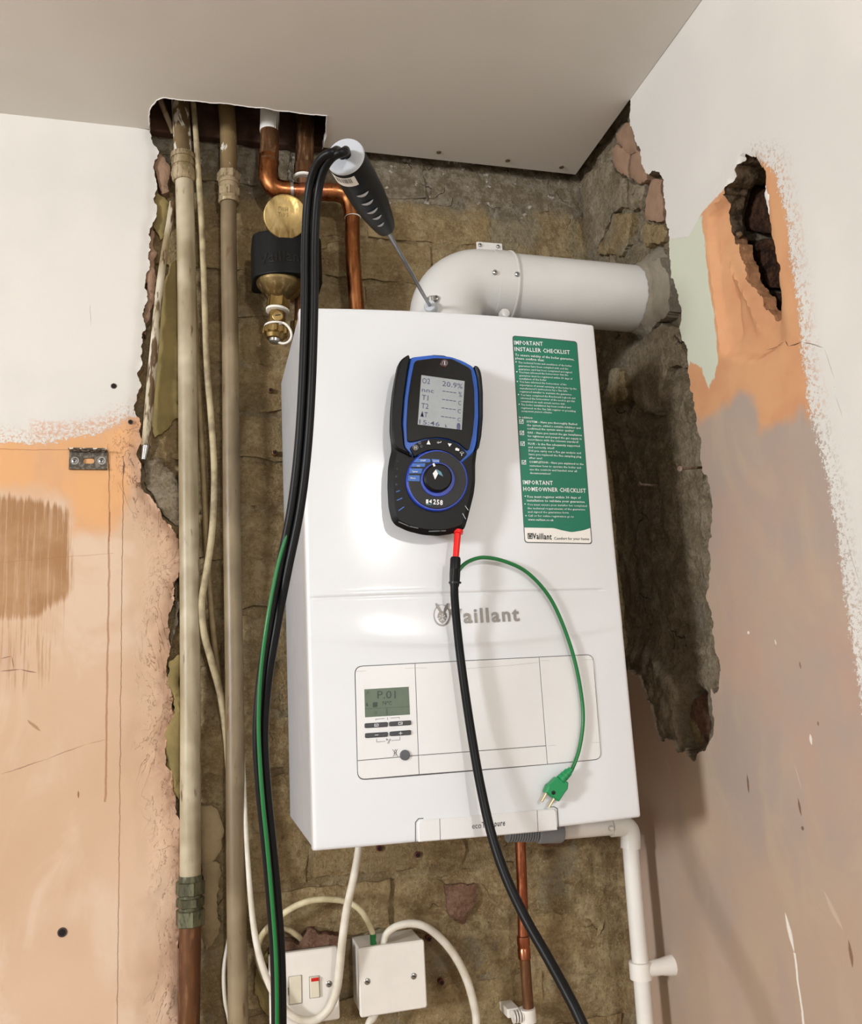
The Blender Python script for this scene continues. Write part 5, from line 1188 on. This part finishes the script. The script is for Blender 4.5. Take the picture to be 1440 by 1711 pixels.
# condensate: corrugated hose, cuff, white pipe
cn_ = thing('condensate_pipe', 'white plastic condensate pipe running right then down beside the corner', 'pipe')
yw = -.062
A, B = Y(846, 1391, yw), Y(905, 1390, yw); Lc = float(np.linalg.norm(B - A)); pr = []
for i in range(14): s_ = i / 14 * Lc; pr += [(s_, .0105), (s_ + Lc * .018, .0130), (s_ + Lc * .04, .0130), (s_ + Lc * .056, .0105)]
lathe('corrugated_hose', pr, A, B, M['corr'], cn_, 24, 0, 20, label='grey corrugated hose')
lathe('rubber_cuff', [(0, .0135), (.002, .0150), (.034, .0155), (.037, .0140), (.038, .0112)], Y(897, 1391, yw), Y(946, 1388.5, yw), M['corr'], cn_, 28, label='grey rubber cuff')
tube('pipe', [Y(935, 1389, yw), Y(1030, 1381, yw)], .0113, M['wplastic'], cn_, 28, False)
P_e = [Y(1020, 1381.5, yw), Y(1040, 1380.5, yw), Y(1049, 1384, yw), Y(1053, 1394, yw), Y(1053.5, 1417, yw)]
tube('elbow', P_e, [.0140, .0140, .0142, .0142, .0142], M['wplastic'], cn_, 28)
lathe('elbow_lug', [(0, .004), (.007, .0035), (.009, .002)], Y(1022, 1384, yw - .010), Y(1022, 1384, yw - 1), M['wplastic'], cn_, 12)
tube('pipe', [Y(1053, 1410, yw), Y(1060, 1500, yw), Y(1069, 1600, yw), Y(1078, 1711, yw), Y(1093, 1900, yw)], .0116, M['wplastic'], cn_, 28)
w_ = thing('pipe_clip', 'white plastic clip fixing the condensate pipe to the right wall', 'clip')
A, B = Y(1069, 1606, yw), Y(1071, 1632, yw); up = (A - B) / np.linalg.norm(A - B)
lathe('ring', [(0, .0120), (.0006, .0155), (.0225, .0155), (.023, .0120)], A, B, M['acc'], w_, 28)
lathe('wall_stem', [(0, .0105), (.02, .0108), (XR - A[0] - .008 - .004, .0136), (XR - A[0] - .008, .0138)], ((A + B) / 2 + np.array([.008, -.004, 0])), ((A + B) / 2 + np.array([1, -.004, 0])), M['acc'], w_, 24)

# electrical
def gang(px4, yfr, name, parent, m='acc', th=.009, r=.004, ybk=.022):
    P = plate(name, roundpoly([(Y(*q_, yfr)[0], Y(*q_, yfr)[2]) for q_ in px4], r, 5), yfr, M[m], parent, th, .0015); return P
sp_ = thing('fused_switch', 'white fused spur switch with a red-topped rocker, left of the junction box', 'switch')
ys = -.028
c1_, c2_ = Y(449, 1597, ys), Y(560, 1708, ys); sx0, sx1 = c1_[0], c1_[0] + .090; sz1 = c1_[2] + .0; sz0 = sz1 - .088
plate('face_plate', roundpoly([(sx0, sz0), (sx1, sz0), (sx1, sz1), (sx0, sz1)], .003, 4), ys, M['acc'], sp_, .008, .0015)
box('metal_back_box', (sx0 + .006, ys + .006, sz0 + .005), (sx1 - .006, .024, sz1 - .004), M['zinc'], sp_, .001)
def spq(a_, b_): P = Y(a_, b_, ys); return (P[0], P[2])
fd_ = plate('fuse_carrier', roundpoly([spq(483, 1632), spq(503, 1629), spq(504, 1675), spq(484, 1678)], .001), ys - .0016, M['cream'], sp_, .002, .0006)
strokes('outline', [[(482, 1632), (504, 1629), (504.5, 1676), (483, 1679), (482, 1632)]], .0005, lambda x, z: ys - .0003, lambda a_, b_: Y(a_, b_, ys), M['gprint'], sp_)
strokes('pull_notch', [[(481.5, 1650), (482, 1662)]], .0011, lambda x, z: ys - .0018, lambda a_, b_: Y(a_, b_, ys), M['gap'], fd_)
rk = plate('rocker', roundpoly([spq(517, 1633), spq(532.5, 1631), spq(534, 1665), spq(518, 1667)], .001), ys - .0035, M['cream'], sp_, .004, .001)
plate('red_marker', [spq(519, 1633.5), spq(532, 1631.5), spq(532.3, 1637.5), spq(519.3, 1639)], ys - .0038, M['redgloss'], rk, .0006, 0)
strokes('outline', [[(516.5, 1632), (533.5, 1630), (534.5, 1666), (517.5, 1668), (516.5, 1632)]], .0005, lambda x, z: ys - .0003, lambda a_, b_: Y(a_, b_, ys), M['gprint'], sp_)
screw('screw', Y(549.5, 1644, ys), (0, -1, 0), .0040, M['zinc'], sp_, .0014, False)
screw('screw', Y(463, 1655, ys), (0, -1, 0), .0040, M['zinc'], sp_, .0014, False)
jb = thing('junction_box', 'square white blank-plate junction box with two screws below the boiler', 'junction box')
yj = -.040
tlp = Y(598, 1581, yj); jx0, jx1 = tlp[0], tlp[0] + .090; jz1 = Y(703, 1571, yj)[2]; jz0 = Y(650, 1694, yj)[2]
plate('cover', roundpoly([(jx0, jz0), (jx1, jz0), (jx1, jz1), (jx0, jz1)], .0035, 5), yj, M['acc'], jb, .008, .0016)
box('back_box', (jx0 + .0015, yj + .0075, jz0 + .0015), (jx1 - .0015, .024, jz1 - .0015), M['acc'], jb, .0015)
for a_, b_ in ((613.5, 1640), (691, 1631)): screw('screw', Y(a_, b_, yj), (0, -1, 0), .0040, M['zinc'], jb, .0014, False)
c_ = tube('power_cable', [Y(601, 1385, -.075), Y(598, 1425, -.075), Y(590, 1470, -.070), Y(579, 1520, -.066), Y(572, 1570, -.062), Y(567, 1620, -.056), Y(562, 1655, -.050), Y(550, 1685, -.044), Y(530, 1703, -.041), Y(508, 1706, -.040), Y(485, 1695, -.040), Y(465, 1673, -.040), Y(448, 1640, -.040), Y(434, 1600, -.034), Y(424, 1550, -.026), Y(417, 1480, -.020), Y(411, 1390, -.014), Y(407, 1300, -.006), Y(404, 1230, .004), Y(400, 1180, .012)], [.0046, .0052, .0055, .0052, .0048, .0042, .0030, .0022], M['wcable'], None, 18)
tag(c_, 'white cable looping from the boiler underside across the fused switch', 'cable')
c_ = tube('junction_cable', [Y(624, 1582, -.028), Y(624, 1566, -.030), Y(617, 1545, -.032), Y(603, 1522, -.034), Y(583, 1508, -.034), Y(555, 1503, -.032), Y(525, 1504, -.028), Y(498, 1512, -.022), Y(473, 1527, -.016), Y(450, 1548, -.010), Y(436, 1566, -.004), Y(430, 1590, .000), Y(436, 1620, .006), Y(450, 1650, .012)], [.0036, .0040, .0042, .0040], M['ccable'], None, 16)
tag(c_, 'cream cable arching left from the junction box top', 'cable')
tube('earth_sleeve', [Y(624, 1580, -.0285), Y(623, 1560, -.0305)], .0043, M['greenw'], c_, 14, False, label='green earth sleeving')
c_ = tube('junction_cable', [Y(640, 1577, -.026), Y(646, 1560, -.032), Y(662, 1548, -.036), Y(688, 1543, -.036), Y(714, 1550, -.034), Y(742, 1574, -.030), Y(764, 1604, -.026), Y(781, 1640, -.024), Y(792, 1680, -.022), Y(796, 1711, -.022), Y(798, 1800, -.022)], [.0045, .0052, .0056, .0054], M['wcable'], None, 18)
tag(c_, 'thick white cable arching right and down from the junction box', 'cable')
c_ = tube('junction_cable', [Y(632, 1680, -.010), Y(624, 1700, -.016), Y(616, 1711, -.018), Y(606, 1760, -.018)], .0050, M['wcable'], None, 14); tag(c_, 'short white cable leaving the junction box underside', 'cable')
c_ = tube('spur_cable', [Y(438, 1560, .004), Y(462, 1550, .000), Y(480, 1553, .000), Y(495, 1562, .002), Y(505, 1573, .010), Y(508, 1588, .012)], .0036, M['dcable'], None, 14); tag(c_, 'short dusty cable bending into the top of the fused switch', 'cable')

# ---------------------------------------------------------------- small fixings
bk = thing('wall_bracket', 'small steel angle bracket screwed to the bare plaster on the left', 'bracket')
b0, b1 = Y(116, 752, -.002), Y(179, 784, -.002); slot = roundpoly([(Y(139, 766, 0)[0], Y(139, 766, 0)[2]), (Y(158, 766, 0)[0], Y(158, 766, 0)[2]), (Y(158, 775.5, 0)[0], Y(158, 775.5, 0)[2]), (Y(139, 775.5, 0)[0], Y(139, 775.5, 0)[2])], .0042, 6)
k = NT('worn_steel', .5, .55); k.col(k.mix(k.ss(k.noise(220, 5), .45, .6), '#4f483f', '#7a7267')); M['wsteel'] = k.m
k = NT('plaster_smeared_steel', .7, .2); k.col(k.mix(k.ss(k.noise(260, 5), .5, .56), '#4f483f', '#dcd3c6')); M['wsteel2'] = k.m
O = [(b0[0], b1[2]), (b1[0], b1[2]), (b1[0], b0[2]), (b0[0], b0[2])]
bp = wallsheet('plate', 'back', O, [[tuple(q_) for q_ in slot]], M['wsteel'], lambda a_, b_: -.0028 + 0 * a_, .0002, None, .01, {}, bk, .0)
finish(obj('flange', *box_geo((b0[0], -.016, b0[2] - .0022), (b1[0], -.0006, b0[2])), M['wsteel2'], bk), .0006)
finish(obj('lip', *box_geo((b0[0], -.0050, b1[2] - .001), (b1[0], -.0006, b1[2] + .0012)), M['wsteel'], bk), .0005)
for a_ in (125, 170): P = Y(a_, 770, -.0028); lathe('washer', [(0, .0058), (.0006, .0056)], P, P - np.array([0, 1, 0]), M['zinc'], bk, 20); screw('screw', P, (0, -1, 0), .0040, M['zinc'], bk, .0016)
def nail(A, B, label, r=.0019):
    A = np.array(A); B = np.array(B); n = thing('nail', label, 'nail'); tube('shank', [A, B], r, M['rust'], n, 10, False); u = (B - A) / np.linalg.norm(B - A)
    lathe('head', [(0, r * 1.3), (.0004, r * 2.0), (.0018, r * 2.0), (.0022, r)], B - u * .001, B + u, M['rust'], n, 14); return n
P = at(1173, 781, 0, XR + .012); nail(P, at(1136, 783, 0, XR - .035), 'rusty nail sticking out at the edge of the right plaster')
P = at(1100, 812, 0, XR + .022); nail(P, at(1068, 809, 0, XR - .012), 'rusty nail in the grey render right of the boiler')
for px, py, lb in [(633, 1417, 'red wall plug just under the boiler bottom edge, left one'), (697, 1428, 'red wall plug below the boiler name flap'), (716, 1568, 'red wall plug just right of the junction box top corner'), (737, 1641, 'red wall plug right of the junction box, lower one'), (452, 653, 'reddish plug hole upper one left of the boiler side'), (459, 757, 'reddish plug hole lower one left of the boiler side')]:
    P = Y(px, py, .016); n = thing('wall_plug', lb, 'wall plug')
    lathe('collar', [(0, .0034), (.0004, .0041), (.014, .0040)], P - np.array([0, .003, 0]), P + np.array([0, 1, 0]), M['wallplug'] if px > 500 else M['copper3'], n, 16); lathe('hole', [(0, .0026), (.0006, .0026)], P - np.array([0, .0036, 0]), P + np.array([0, 1, 0]), M['holed'], n, 12)
for px, py, r_, lb in [(104, 1558, .0052, 'screw hole with a dark plug in the bare lower left plaster'), (190, 645, .0036, 'small drilled hole in the white painted plaster left'), (218, 705, .0030, 'small drilled hole by the conduit tip'), ]:
    P = Y(px, py, -.0003); n = thing('drill_hole', lb, 'hole')
    lathe('rim', [(-.001, r_ * 1.18), (.0006, r_ * 1.1), (.0007, r_ * .8)], P, P - np.array([0, 1, 0]), simple('rim_grey', '#4b3a30', .8), n, 18); lathe('hollow', [(0, r_ * .8), (.001, r_ * .8)], P, P - np.array([0, 1, 0]), M['holed'], n, 16)
